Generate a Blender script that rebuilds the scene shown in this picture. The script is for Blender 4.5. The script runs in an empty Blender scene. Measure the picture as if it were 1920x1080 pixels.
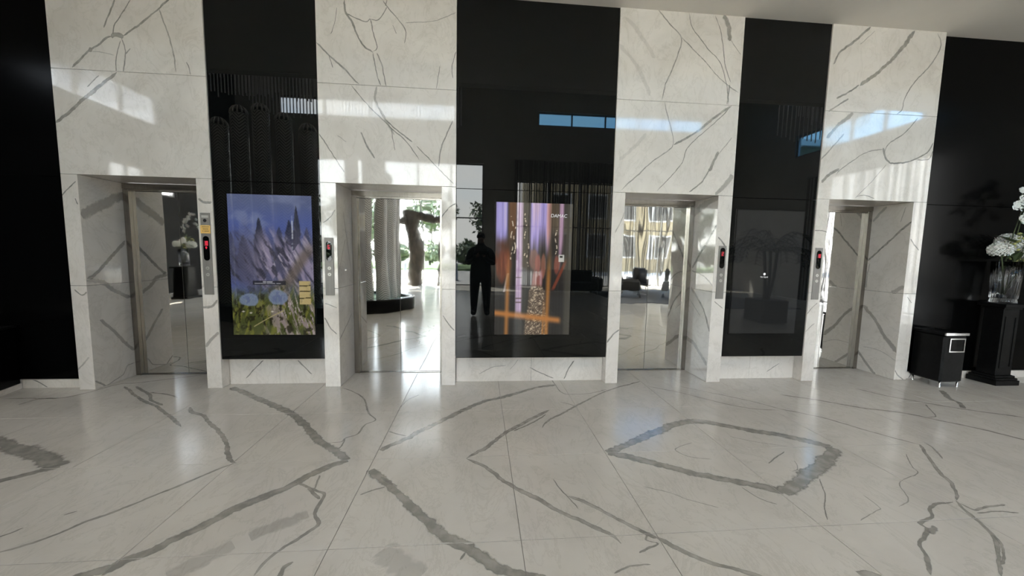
import bpy, bmesh, math, random
import numpy as np
from mathutils import Vector, Matrix, noise
random.seed(7)
SC = bpy.context.scene
COL = SC.collection
PI = math.pi

# ------------------------------------------------------------------ camera
cam_d = bpy.data.cameras.new('camera'); cam = bpy.data.objects.new('camera', cam_d); COL.objects.link(cam)
cam_d.sensor_width = 36; cam_d.lens = 13.266; cam_d.clip_start = 0.02; cam_d.clip_end = 300
CAM = Vector((0, -4.04, 1.45))
_r = Vector((0.99601, -0.08546, 0.01820)); _f = Vector((0.08674, 0.99193, -0.09250))
_r.normalize(); _f = (_f - _r * _f.dot(_r)).normalized(); _u = _r.cross(_f)
cam.matrix_world = Matrix(((_r.x, _u.x, -_f.x, CAM.x), (_r.y, _u.y, -_f.y, CAM.y), (_r.z, _u.z, -_f.z, CAM.z), (0, 0, 0, 1)))
SC.camera = cam

# ------------------------------------------------------------------ world, sun, daylight portals, exposure
W = bpy.data.worlds.new('sky'); SC.world = W; W.use_nodes = True
nt = W.node_tree; nt.nodes.clear()
def N(nt, t, **kw):
    n = nt.nodes.new(t)
    for k, v in kw.items():
        if k.startswith('i_'): n.inputs[int(k[2:])].default_value = v
        else: setattr(n, k, v)
    return n
tc = N(nt, 'ShaderNodeTexCoord'); sep = N(nt, 'ShaderNodeSeparateXYZ'); nt.links.new(tc.outputs['Generated'], sep.inputs[0])
hz = N(nt, 'ShaderNodeValToRGB'); hz.color_ramp.elements[0].position = 0.16; hz.color_ramp.elements[0].color = (0.92, 0.93, 0.93, 1)
hz.color_ramp.elements[1].position = 0.60; hz.color_ramp.elements[1].color = (0.24, 0.48, 0.90, 1)
nt.links.new(sep.outputs[2], hz.inputs[0])
mp = N(nt, 'ShaderNodeMapping'); mp.inputs['Scale'].default_value = (1.6, 1.6, 4.0); nt.links.new(tc.outputs['Generated'], mp.inputs[0])
cn = N(nt, 'ShaderNodeTexNoise'); cn.inputs['Scale'].default_value = 2.2; cn.inputs['Detail'].default_value = 7; nt.links.new(mp.outputs[0], cn.inputs[0])
cr = N(nt, 'ShaderNodeValToRGB'); cr.color_ramp.elements[0].position = 0.44; cr.color_ramp.elements[0].color = (0, 0, 0, 1)
cr.color_ramp.elements[1].position = 0.62; cr.color_ramp.elements[1].color = (1, 1, 1, 1); nt.links.new(cn.outputs[0], cr.inputs[0])
mx = N(nt, 'ShaderNodeMix', data_type='RGBA'); nt.links.new(cr.outputs[0], mx.inputs[0]); nt.links.new(hz.outputs[0], mx.inputs[6]); mx.inputs[7].default_value = (1.0, 0.955, 0.915, 1)
bgn = N(nt, 'ShaderNodeBackground'); nt.links.new(mx.outputs[2], bgn.inputs[0]); bgn.inputs[1].default_value = 9.0
won = N(nt, 'ShaderNodeOutputWorld'); nt.links.new(bgn.outputs[0], won.inputs[0])

def sun(name, energy, direction, angle, color):
    d = bpy.data.lights.new(name, 'SUN'); d.energy = energy; d.angle = angle; d.color = color
    o = bpy.data.objects.new(name, d); COL.objects.link(o)
    o.rotation_euler = Vector(direction).to_track_quat('-Z', 'Y').to_euler(); o.location = (-10, -30, 30)
sun('sun', 40, (0.35, 0.45, -1.0), 0.01, (1.0, 0.93, 0.82))
def portal(name, loc, rot, sx, sy):
    d = bpy.data.lights.new(name, 'AREA'); d.shape = 'RECTANGLE'; d.size = sx; d.size_y = sy
    d.cycles.is_portal = True
    o = bpy.data.objects.new(name, d); COL.objects.link(o); o.location = loc; o.rotation_euler = rot
# windows of the rear wall (daylight passes towards +y) and of the two side walls
portal('daylight_portal', (-3.2, -12.35, 2.6), (PI/2, 0, 0), 6.9, 5.2)
portal('daylight_portal', (5.75, -12.35, 2.25), (PI/2, 0, 0), 8.5, 4.4)
portal('daylight_portal', (-4.5, -12.35, 7.15), (PI/2, 0, 0), 7.0, 0.7)
portal('daylight_portal', (6.05, -12.35, 7.1), (PI/2, 0, 0), 7.3, 0.6)
portal('daylight_portal', (11.45, -6.15, 2.05), (PI/2, 0, PI/2), 3.5, 4.1)
def fill_panel(name, loc, sx, sy, power, color):
    d = bpy.data.lights.new(name, 'AREA'); d.shape = 'RECTANGLE'; d.size = sx; d.size_y = sy; d.energy = power; d.color = color
    o = bpy.data.objects.new(name, d); COL.objects.link(o); o.location = loc
fill_panel('hall_fill_light', (-4.3, -5.0, 8.25), 9.0, 3.0, 110, (1.0, .93, .84))  # unseen fill lights, added above the mirrored view to brighten columns and bounce
fill_panel('hall_fill_light', (5.5, -5.0, 8.25), 9.0, 3.0, 85, (1.0, .93, .84))
portal('daylight_portal', (-9.85, -6.85, 5.42), (PI/2, 0, -PI/2), 3.5, .85)
portal('daylight_portal', (11.45, -7.2, 5.4), (PI/2, 0, PI/2), 4.4, .75)
SC.view_settings.view_transform = 'Standard'; SC.view_settings.look = 'None'
SC.view_settings.gamma = 1.0; SC.view_settings.use_curve_mapping = False
SC.view_settings.exposure = 0.95
SC.cycles.use_denoising = True
SC.cycles.sample_clamp_indirect = 12.0
SC.cycles.max_bounces = 10; SC.cycles.diffuse_bounces = 5; SC.cycles.glossy_bounces = 6
SC.cycles.transparent_max_bounces = 24
SC.cycles.caustics_reflective = False; SC.cycles.caustics_refractive = False

# ------------------------------------------------------------------ materials
def principled(name, color, rough=0.5, metal=0.0, **kw):
    m = bpy.data.materials.new(name); m.use_nodes = True
    b = m.node_tree.nodes['Principled BSDF']
    b.inputs['Base Color'].default_value = (*color, 1); b.inputs['Roughness'].default_value = rough; b.inputs['Metallic'].default_value = metal
    for k, v in kw.items(): b.inputs[k.replace('_', ' ')].default_value = v
    return m
def noisy(m, c1, c2, scale, detail=4, rough=None, bump=0, stretch=(1, 1, 1)):
    nt = m.node_tree; b = nt.nodes['Principled BSDF']
    g = N(nt, 'ShaderNodeNewGeometry'); mp = N(nt, 'ShaderNodeMapping'); mp.inputs['Scale'].default_value = stretch
    n = N(nt, 'ShaderNodeTexNoise'); n.inputs['Scale'].default_value = scale; n.inputs['Detail'].default_value = detail
    nt.links.new(g.outputs['Position'], mp.inputs[0]); nt.links.new(mp.outputs[0], n.inputs[0])
    r = N(nt, 'ShaderNodeValToRGB'); r.color_ramp.elements[0].position = .3; r.color_ramp.elements[1].position = .7
    r.color_ramp.elements[0].color = (*c1, 1); r.color_ramp.elements[1].color = (*c2, 1)
    nt.links.new(n.outputs[0], r.inputs[0]); nt.links.new(r.outputs[0], b.inputs['Base Color'])
    if bump:
        bp = N(nt, 'ShaderNodeBump'); bp.inputs['Strength'].default_value = 1; bp.inputs['Distance'].default_value = bump
        nt.links.new(n.outputs[0], bp.inputs['Height']); nt.links.new(bp.outputs[0], b.inputs['Normal'])
    return m
def marble(name, base, tint, rough):
    m = principled(name, base, rough); nt = m.node_tree; b = nt.nodes['Principled BSDF']
    g = N(nt, 'ShaderNodeNewGeometry')
    n1 = N(nt, 'ShaderNodeTexNoise'); n1.inputs['Scale'].default_value = 1.7; n1.inputs['Detail'].default_value = 8; n1.inputs['Roughness'].default_value = .62; n1.inputs['Distortion'].default_value = .6
    nt.links.new(g.outputs['Position'], n1.inputs[0])
    r1 = N(nt, 'ShaderNodeValToRGB'); r1.color_ramp.elements[0].position = .36; r1.color_ramp.elements[1].position = .60
    r1.color_ramp.elements[0].color = (*tint, 1); r1.color_ramp.elements[1].color = (*base, 1); nt.links.new(n1.outputs[0], r1.inputs[0])
    mp = N(nt, 'ShaderNodeMapping'); mp.inputs['Rotation'].default_value = (.5, .6, .5); mp.inputs['Scale'].default_value = (1, .45, .6); nt.links.new(g.outputs['Position'], mp.inputs[0])
    n2 = N(nt, 'ShaderNodeTexNoise'); n2.inputs['Scale'].default_value = 5; n2.inputs['Detail'].default_value = 9; n2.inputs['Roughness'].default_value = .7; n2.inputs['Distortion'].default_value = 1.0
    nt.links.new(mp.outputs[0], n2.inputs[0])
    r2 = N(nt, 'ShaderNodeValToRGB'); e = r2.color_ramp.elements; e[0].position = .475; e[0].color = (1, 1, 1, 1); e[1].position = .525; e[1].color = (1, 1, 1, 1)
    k = e.new(.5); k.color = (.86, .855, .84, 1); nt.links.new(n2.outputs[0], r2.inputs[0])
    mu = N(nt, 'ShaderNodeMix', data_type='RGBA', blend_type='MULTIPLY'); mu.inputs[0].default_value = .75
    nt.links.new(r1.outputs[0], mu.inputs[6]); nt.links.new(r2.outputs[0], mu.inputs[7]); nt.links.new(mu.outputs[2], b.inputs['Base Color'])
    return m
def vein_material(name, dark, light, rough):
    m = principled(name, light, rough); nt = m.node_tree; b = nt.nodes['Principled BSDF']
    at = N(nt, 'ShaderNodeAttribute', attribute_name='vein'); s = N(nt, 'ShaderNodeSeparateColor'); nt.links.new(at.outputs['Color'], s.inputs[0])
    g = N(nt, 'ShaderNodeNewGeometry'); n = N(nt, 'ShaderNodeTexNoise'); n.inputs['Scale'].default_value = 26; n.inputs['Detail'].default_value = 6
    nt.links.new(g.outputs['Position'], n.inputs[0])
    a = N(nt, 'ShaderNodeMath', operation='MULTIPLY_ADD'); nt.links.new(n.outputs[0], a.inputs[0]); a.inputs[1].default_value = .9; nt.links.new(s.outputs[0], a.inputs[2])
    mr = N(nt, 'ShaderNodeMapRange', interpolation_type='SMOOTHSTEP'); nt.links.new(a.outputs[0], mr.inputs[0]); mr.inputs[1].default_value = .55; mr.inputs[2].default_value = .95
    al = N(nt, 'ShaderNodeMath', operation='MULTIPLY'); nt.links.new(mr.outputs[0], al.inputs[0]); nt.links.new(s.outputs[1], al.inputs[1])
    n3 = N(nt, 'ShaderNodeTexNoise'); n3.inputs['Scale'].default_value = 14; n3.inputs['Detail'].default_value = 5; nt.links.new(g.outputs['Position'], n3.inputs[0])
    r = N(nt, 'ShaderNodeValToRGB'); r.color_ramp.elements[0].position = .4; r.color_ramp.elements[1].position = .62
    r.color_ramp.elements[0].color = (*dark, 1); r.color_ramp.elements[1].color = (*light, 1); nt.links.new(n3.outputs[0], r.inputs[0])
    nt.links.new(r.outputs[0], b.inputs['Base Color']); nt.links.new(al.outputs[0], b.inputs['Alpha'])
    return m
def mirror_metal(name, color, rough, wave, stretch):
    m = principled(name, color, rough, 1.0); nt = m.node_tree; b = nt.nodes['Principled BSDF']
    g = N(nt, 'ShaderNodeNewGeometry'); mp = N(nt, 'ShaderNodeMapping'); mp.inputs['Scale'].default_value = stretch; nt.links.new(g.outputs['Position'], mp.inputs[0])
    n = N(nt, 'ShaderNodeTexNoise'); n.inputs['Scale'].default_value = 1.0; n.inputs['Detail'].default_value = 1; nt.links.new(mp.outputs[0], n.inputs[0])
    bp = N(nt, 'ShaderNodeBump'); bp.inputs['Strength'].default_value = 1; bp.inputs['Distance'].default_value = wave
    nt.links.new(n.outputs[0], bp.inputs['Height']); nt.links.new(bp.outputs[0], b.inputs['Normal'])
    return m
def emitter(name, color, strength):
    return principled(name, (0, 0, 0), .4, Emission_Color=(*color, 1), Emission_Strength=strength)
def window_glass(name, tint):
    m = bpy.data.materials.new(name); m.use_nodes = True; nt = m.node_tree; nt.nodes.clear()
    fr = N(nt, 'ShaderNodeFresnel'); fr.inputs[0].default_value = 1.45
    t = N(nt, 'ShaderNodeBsdfTransparent'); t.inputs[0].default_value = (*tint, 1)
    gl = N(nt, 'ShaderNodeBsdfGlossy'); gl.inputs['Roughness'].default_value = 0.02
    mi = N(nt, 'ShaderNodeMixShader'); g = N(nt, 'ShaderNodeNewGeometry'); fb = N(nt, 'ShaderNodeMath', operation='SUBTRACT'); fb.use_clamp = True; nt.links.new(fr.outputs[0], fb.inputs[0]); nt.links.new(g.outputs['Backfacing'], fb.inputs[1])
    nt.links.new(fb.outputs[0], mi.inputs[0]); nt.links.new(t.outputs[0], mi.inputs[1]); nt.links.new(gl.outputs[0], mi.inputs[2])
    o = N(nt, 'ShaderNodeOutputMaterial'); nt.links.new(mi.outputs[0], o.inputs[0]); return m
def attr_emitter(name, strength):
    m = principled(name, (.004, .004, .004), .03); nt = m.node_tree; b = nt.nodes['Principled BSDF']
    a = N(nt, 'ShaderNodeAttribute', attribute_name='picture'); nt.links.new(a.outputs['Color'], b.inputs['Emission Color']); b.inputs['Emission Strength'].default_value = strength
    return m

M = {}
M['marble'] = marble('white_marble', (.76, .718, .668), (.67, .628, .578), .045)
M['marble_floor'] = marble('floor_marble', (.555, .53, .485), (.50, .475, .432), .155)
M['marble_floor'].node_tree.nodes['Principled BSDF'].inputs['Specular IOR Level'].default_value = .28
M['vein'] = vein_material('grey_vein', (.30, .285, .26), (.46, .44, .40), .05)
M['vein_floor'] = vein_material('floor_grey_vein', (.26, .25, .225), (.375, .36, .322), .155)
M['grout'] = principled('grout', (.22, .205, .185), .6)
M['black_glass'] = principled('black_glass', (.0025, .003, .003), .015, IOR=1.42)
M['black_side'] = principled('black_side_glass', (.002, .002, .002), .16, Specular_IOR_Level=.07)
M['black_lacquer'] = noisy(principled('black_lacquer', (.008, .008, .008), .3, Specular_IOR_Level=.10), (.004, .004, .004), (.008, .008, .008), 30)
M['backing'] = principled('backing', (.02, .02, .02), .8)
M['soffit'] = noisy(principled('soffit_plaster', (.70, .66, .60), .7), (.67, .635, .58), (.71, .67, .61), 2.0)
M['plaster'] = noisy(principled('hall_plaster', (.68, .65, .60), .8), (.65, .62, .57), (.71, .68, .63), 1.0)
M['hall_wall'] = noisy(principled('hall_wall_paint', (.36, .345, .32), .6), (.33, .315, .29), (.38, .365, .34), 1.0)
M['dark_wall'] = noisy(principled('dark_wall', (.014, .014, .014), .5, Specular_IOR_Level=.1), (.011, .011, .011), (.017, .017, .017), 3.0)
M['mirror'] = mirror_metal('mirror_steel', (.74, .73, .70), .025, .0016, (4.0, 1, 1.3))
M['mirror_wavy'] = mirror_metal('wavy_mirror_steel', (.74, .73, .70), .025, .0034, (4.5, 1, .75))
M['steel'] = noisy(principled('brushed_steel', (.30, .275, .245), .25, 1.0), (.27, .25, .22), (.33, .305, .275), 60, stretch=(1, 1, .05))
M['plate'] = noisy(principled('satin_plate', (.26, .245, .228), .4, .35), (.24, .225, .21), (.28, .265, .245), 80, stretch=(1, 1, .05))
M['chrome'] = noisy(principled('chrome', (.8, .8, .8), .08, 1.0), (.75, .75, .75), (.82, .82, .82), 5)
M['button'] = noisy(principled('button_metal', (.6, .58, .54), .35, .8), (.58, .56, .52), (.62, .6, .56), 50)
M['red'] = emitter('red_digit', (1.0, .04, .08), .6)
M['red_glow'] = emitter('red_display', (.55, .01, .03), .05)
M['text'] = emitter('white_text', (1, 1, 1), .34)
M['dot'] = emitter('white_dot', (1, 1, 1), .5)
M['sticker'] = noisy(principled('orange_sticker', (.85, .52, .14), .6), (.82, .5, .13), (.88, .55, .16), 20)
M['ink'] = principled('dark_ink', (.06, .04, .02), .7)
M['glass'] = window_glass('window_glass', (.93, .96, .96))
M['blue_glass'] = window_glass('tinted_glass', (.42, .66, .84))
M['film_glass'] = window_glass('film_glass', (.72, .73, .73))
M['frame'] = noisy(principled('window_frame', (.25, .25, .25), .4, .6), (.22, .22, .22), (.28, .28, .28), 10)
M['woven'] = noisy(principled('white_woven', (.80, .79, .77), .15, Specular_IOR_Level=.7), (.76, .75, .73), (.84, .83, .81), 6)
M['core'] = noisy(principled('woven_core', (.06, .06, .06), .5), (.05, .05, .05), (.07, .07, .07), 6)
M['water'] = noisy(principled('pool_water', (.25, .42, .38), .05), (.22, .38, .35), (.3, .47, .43), 3, bump=.004)
M['rod'] = noisy(principled('glass_rod', (.85, .85, .86), .1), (.8, .8, .82), (.88, .88, .9), 20)
M['string'] = noisy(principled('curtain_fabric', (.17, .16, .155), .8), (.13, .125, .12), (.22, .21, .2), 4, stretch=(6, 6, .2))
M['fabric'] = noisy(principled('black_fabric', (.02, .02, .02), .6), (.015, .015, .015), (.03, .03, .03), 40)
M['carpet'] = noisy(principled('grey_carpet', (.09, .09, .09), .95), (.07, .07, .07), (.11, .11, .11), 60)
M['bark'] = noisy(principled('dark_bark', (.03, .024, .02), .9), (.018, .014, .011), (.05, .04, .032), 9, bump=.02, stretch=(1, 1, .3))
M['leaf'] = noisy(principled('leaf', (.05, .075, .03), .5), (.035, .06, .02), (.075, .10, .04), 3)
M['leaf_dark'] = noisy(principled('dark_leaf', (.02, .04, .015), .5), (.015, .03, .01), (.03, .055, .02), 6)
M['petal'] = noisy(principled('white_petal', (.82, .82, .78), .5, Subsurface_Weight=.1), (.78, .78, .73), (.86, .86, .83), 15)
M['berry'] = noisy(principled('green_blossom', (.42, .42, .16), .6), (.33, .36, .12), (.52, .5, .22), 25)
M['stem'] = noisy(principled('green_stem', (.06, .08, .03), .6), (.05, .07, .025), (.08, .1, .04), 20)
M['paving'] = noisy(principled('pavement', (.30, .285, .265), .8), (.27, .255, .235), (.33, .315, .295), 1.2)
M['lawn'] = noisy(principled('lawn', (.10, .16, .05), .9), (.08, .13, .04), (.13, .2, .06), 4)
M['cream'] = noisy(principled('cream_facade', (.15, .12, .065), .8), (.13, .10, .055), (.17, .135, .075), .5)
M['skin'] = noisy(principled('skin', (.45, .28, .2), .5), (.42, .26, .18), (.48, .3, .22), 10)
M['hair'] = noisy(principled('hair', (.015, .012, .01), .5), (.01, .008, .006), (.02, .016, .013), 30)
M['shirt'] = noisy(principled('dark_shirt', (.03, .03, .035), .8), (.025, .025, .03), (.035, .035, .04), 20)
M['lamp'] = emitter('lamp_disc', (1, .95, .85), 12)
def fluted():
    m = principled('fluted_crystal', (.95, .96, .97), .03, Transmission_Weight=1.0, IOR=1.45); return m
M['crystal'] = fluted()

# ------------------------------------------------------------------ helpers
class MB:
    def __init__(s): s.v = []; s.f = []; s.m = []; s.col = {}
    def quad(s, a, b, c, d, mi=0):
        i = len(s.v); s.v += [tuple(a), tuple(b), tuple(c), tuple(d)]; s.f.append((i, i+1, i+2, i+3)); s.m.append(mi)
    def box(s, x0, x1, y0, y1, z0, z1, mi=0, ch=0.0):
        if ch <= 0:
            i = len(s.v); s.v += [(x, y, z) for z in (z0, z1) for y in (y0, y1) for x in (x0, x1)]
            for q in ((0, 2, 3, 1), (4, 5, 7, 6), (0, 1, 5, 4), (2, 6, 7, 3), (0, 4, 6, 2), (1, 3, 7, 5)):
                s.f.append(tuple(i+k for k in q)); s.m.append(mi)
            return s
        b = bmesh.new(); bmesh.ops.create_cube(b, size=1)
        for v in b.verts: v.co = ((x0+x1)/2+v.co.x*(x1-x0), (y0+y1)/2+v.co.y*(y1-y0), (z0+z1)/2+v.co.z*(z1-z0))
        bmesh.ops.bevel(b, geom=b.edges[:], offset=ch, segments=1, affect='EDGES')
        return s.add_bm(b, mi)
    def add_bm(s, b, mi=0, mat=None):
        i = len(s.v); b.verts.index_update()
        s.v += [tuple((mat @ v.co) if mat else v.co) for v in b.verts]
        for f in b.faces: s.f.append(tuple(i+v.index for v in f.verts)); s.m.append(mi)
        b.free(); return s
    def lathe(s, prof, cx=0, cy=0, n=24, mi=0, flute=0.0, nf=0):
        i = len(s.v)
        for r, z in prof:
            for k in range(n):
                a = 2*PI*k/n; rr = r*(1 + (flute*math.cos(nf*a) if nf else 0))
                s.v.append((cx+rr*math.cos(a), cy+rr*math.sin(a), z))
        for j in range(len(prof)-1):
            for k in range(n):
                k2 = (k+1) % n
                s.f.append((i+j*n+k, i+j*n+k2, i+(j+1)*n+k2, i+(j+1)*n+k)); s.m.append(mi)
        if prof[0][0] > 1e-5: s.f.append(tuple(i+k for k in range(n-1, -1, -1))); s.m.append(mi)
        if prof[-1][0] > 1e-5: s.f.append(tuple(i+(len(prof)-1)*n+k for k in range(n))); s.m.append(mi)
        return s
    def tube(s, pts, rad, n=8, mi=0):
        pts = [Vector(p) for p in pts]; rad = rad if isinstance(rad, (list, tuple)) else [rad]*len(pts)
        i = len(s.v); up = Vector((.13, .21, .97))
        for j, p in enumerate(pts):
            t = (pts[min(j+1, len(pts)-1)] - pts[max(j-1, 0)]).normalized()
            a = t.cross(up)
            if a.length < .1: a = t.cross(Vector((1, 0, 0)))
            a.normalize(); b = t.cross(a)
            for k in range(n):
                q = p + (a*math.cos(2*PI*k/n) + b*math.sin(2*PI*k/n))*rad[j]; s.v.append(tuple(q))
        for j in range(len(pts)-1):
            for k in range(n):
                k2 = (k+1) % n; s.f.append((i+j*n+k, i+j*n+k2, i+(j+1)*n+k2, i+(j+1)*n+k)); s.m.append(mi)
        s.f.append(tuple(i+k for k in range(n-1, -1, -1))); s.m.append(mi)
        s.f.append(tuple(i+(len(pts)-1)*n+k for k in range(n))); s.m.append(mi)
        return s
    def mesh(s, name, mats, smooth=False):
        me = bpy.data.meshes.new(name); me.from_pydata(s.v, [], s.f)
        for m in (mats if isinstance(mats, (list, tuple)) else [mats]): me.materials.append(m)
        me.polygons.foreach_set('material_index', s.m)
        if smooth: me.polygons.foreach_set('use_smooth', [True]*len(s.f))
        if s.col:
            a = me.attributes.new('vein', 'FLOAT_COLOR', 'POINT'); arr = np.zeros((len(s.v), 4), 'f'); arr[:, 3] = 1
            for k, (x, y) in s.col.items(): arr[k, 0] = x; arr[k, 1] = y
            a.data.foreach_set('color', arr.ravel())
        me.update(); return me
    def build(s, name, mats, parent=None, smooth=False, loc=None):
        return link(name, s.mesh(name, mats, smooth), parent, loc)
def link(name, me, parent=None, loc=None, rz=0):
    o = bpy.data.objects.new(name, me); COL.objects.link(o)
    if parent: o.parent = parent
    if loc is not None: o.location = loc
    if rz: o.rotation_euler[2] = rz
    return o
def tag(o, label=None, cat=None, group=None, kind=None):
    if label: o['label'] = label
    if cat: o['category'] = cat
    if group: o['group'] = group
    if kind: o['kind'] = kind
    return o
def thing(name, label, cat, loc=(0, 0, 0), rz=0, group=None, kind=None):
    o = link(name, None, None, loc, rz); o.empty_display_size = .1
    return tag(o, label, cat, group, kind)
def structure(name, label, mb=None, mat=None, cat='structure'):
    o = mb.build(name, mat) if mb else link(name, None)
    return tag(o, label, cat, kind='structure')

# natural veins: ribbons lying in the face of a slab; to3 maps (u, v) on the face to space
def densify(pts, step, rnd, jit):
    out = []; n = len(pts)
    P = [Vector(p) for p in pts]
    for i in range(n-1):
        p0, p1, p2, p3 = P[max(i-1, 0)], P[i], P[i+1], P[min(i+2, n-1)]
        k = max(2, int((p2-p1).length/step))
        for j in range(k):
            t = j/k; out.append(.5*((2*p1)+(p2-p0)*t+(2*p0-5*p1+4*p2-p3)*t*t+(3*p1-p0-3*p2+p3)*t**3))
    out.append(P[-1])
    for i, p in enumerate(out):
        q = Vector((p.x*9+rnd, p.y*9, rnd)); d = noise.noise_vector(q*.6)*jit + noise.noise_vector(q*2.2)*jit*.55 + noise.noise_vector(q*6)*jit*.28
        out[i] = Vector((p.x+d.x, p.y+d.y))
    return out
def ribbon(mb, vein, lift, to3, rect, mi, seed, step=.02):
    w, strength, pts = vein; a0, a1, b0, b1 = rect
    xs = [p[0] for p in pts]; ys = [p[1] for p in pts]
    if max(xs) < a0-w or min(xs) > a1+w or max(ys) < b0-w or min(ys) > b1+w: return
    d = densify(pts, step, seed*3.7, min(.011, w*.12+.006)); n = len(d)
    cl = lambda u, v: (min(max(u, a0), a1), min(max(v, b0), b1))
    rows = []
    for i, p in enumerate(d):
        t = (d[min(i+4, n-1)]-d[max(i-4, 0)]); t = t.normalized() if t.length else Vector((1, 0)); nn = Vector((-t.y, t.x))
        end = min(1, (i+.6)/(n*.06+1), (n-i-.4)/(n*.06+1)) if w < .05 else min(1, .75+.08*i, .75+.08*(n-1-i))
        q = Vector((p.x, p.y, seed))
        l = w*.80*(.8+.38*noise.noise(q*6+Vector((0, 0, .5)))+.13*noise.noise(q*24))*end
        r = w*.80*(.8+.38*noise.noise(q*6+Vector((0, 0, 9.5)))+.13*noise.noise(q*24+Vector((5, 0, 0))))*end
        rows.append((p+nn*max(l, w*.12), p, p-nn*max(r, w*.12)))
    for i in range(n-1):
        mid = (d[i]+d[i+1])/2
        if not (a0-w <= mid.x <= a1+w and b0-w <= mid.y <= b1+w): continue
        for k in (0, 1):
            c = [rows[i][k], rows[i][k+1], rows[i+1][k+1], rows[i+1][k]]
            c = [cl(q.x, q.y) for q in c]
            if abs(sum(c[j][0]*c[(j+1) % 4][1]-c[(j+1) % 4][0]*c[j][1] for j in range(4))) < 1e-8: continue
            i0 = len(mb.v); mb.quad(*[to3(u, v, lift) for u, v in c], mi)
            for j, e in enumerate((0, 1, 1, 0) if k == 0 else (1, 0, 0, 1)): mb.col[i0+j] = (e, strength)

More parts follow.
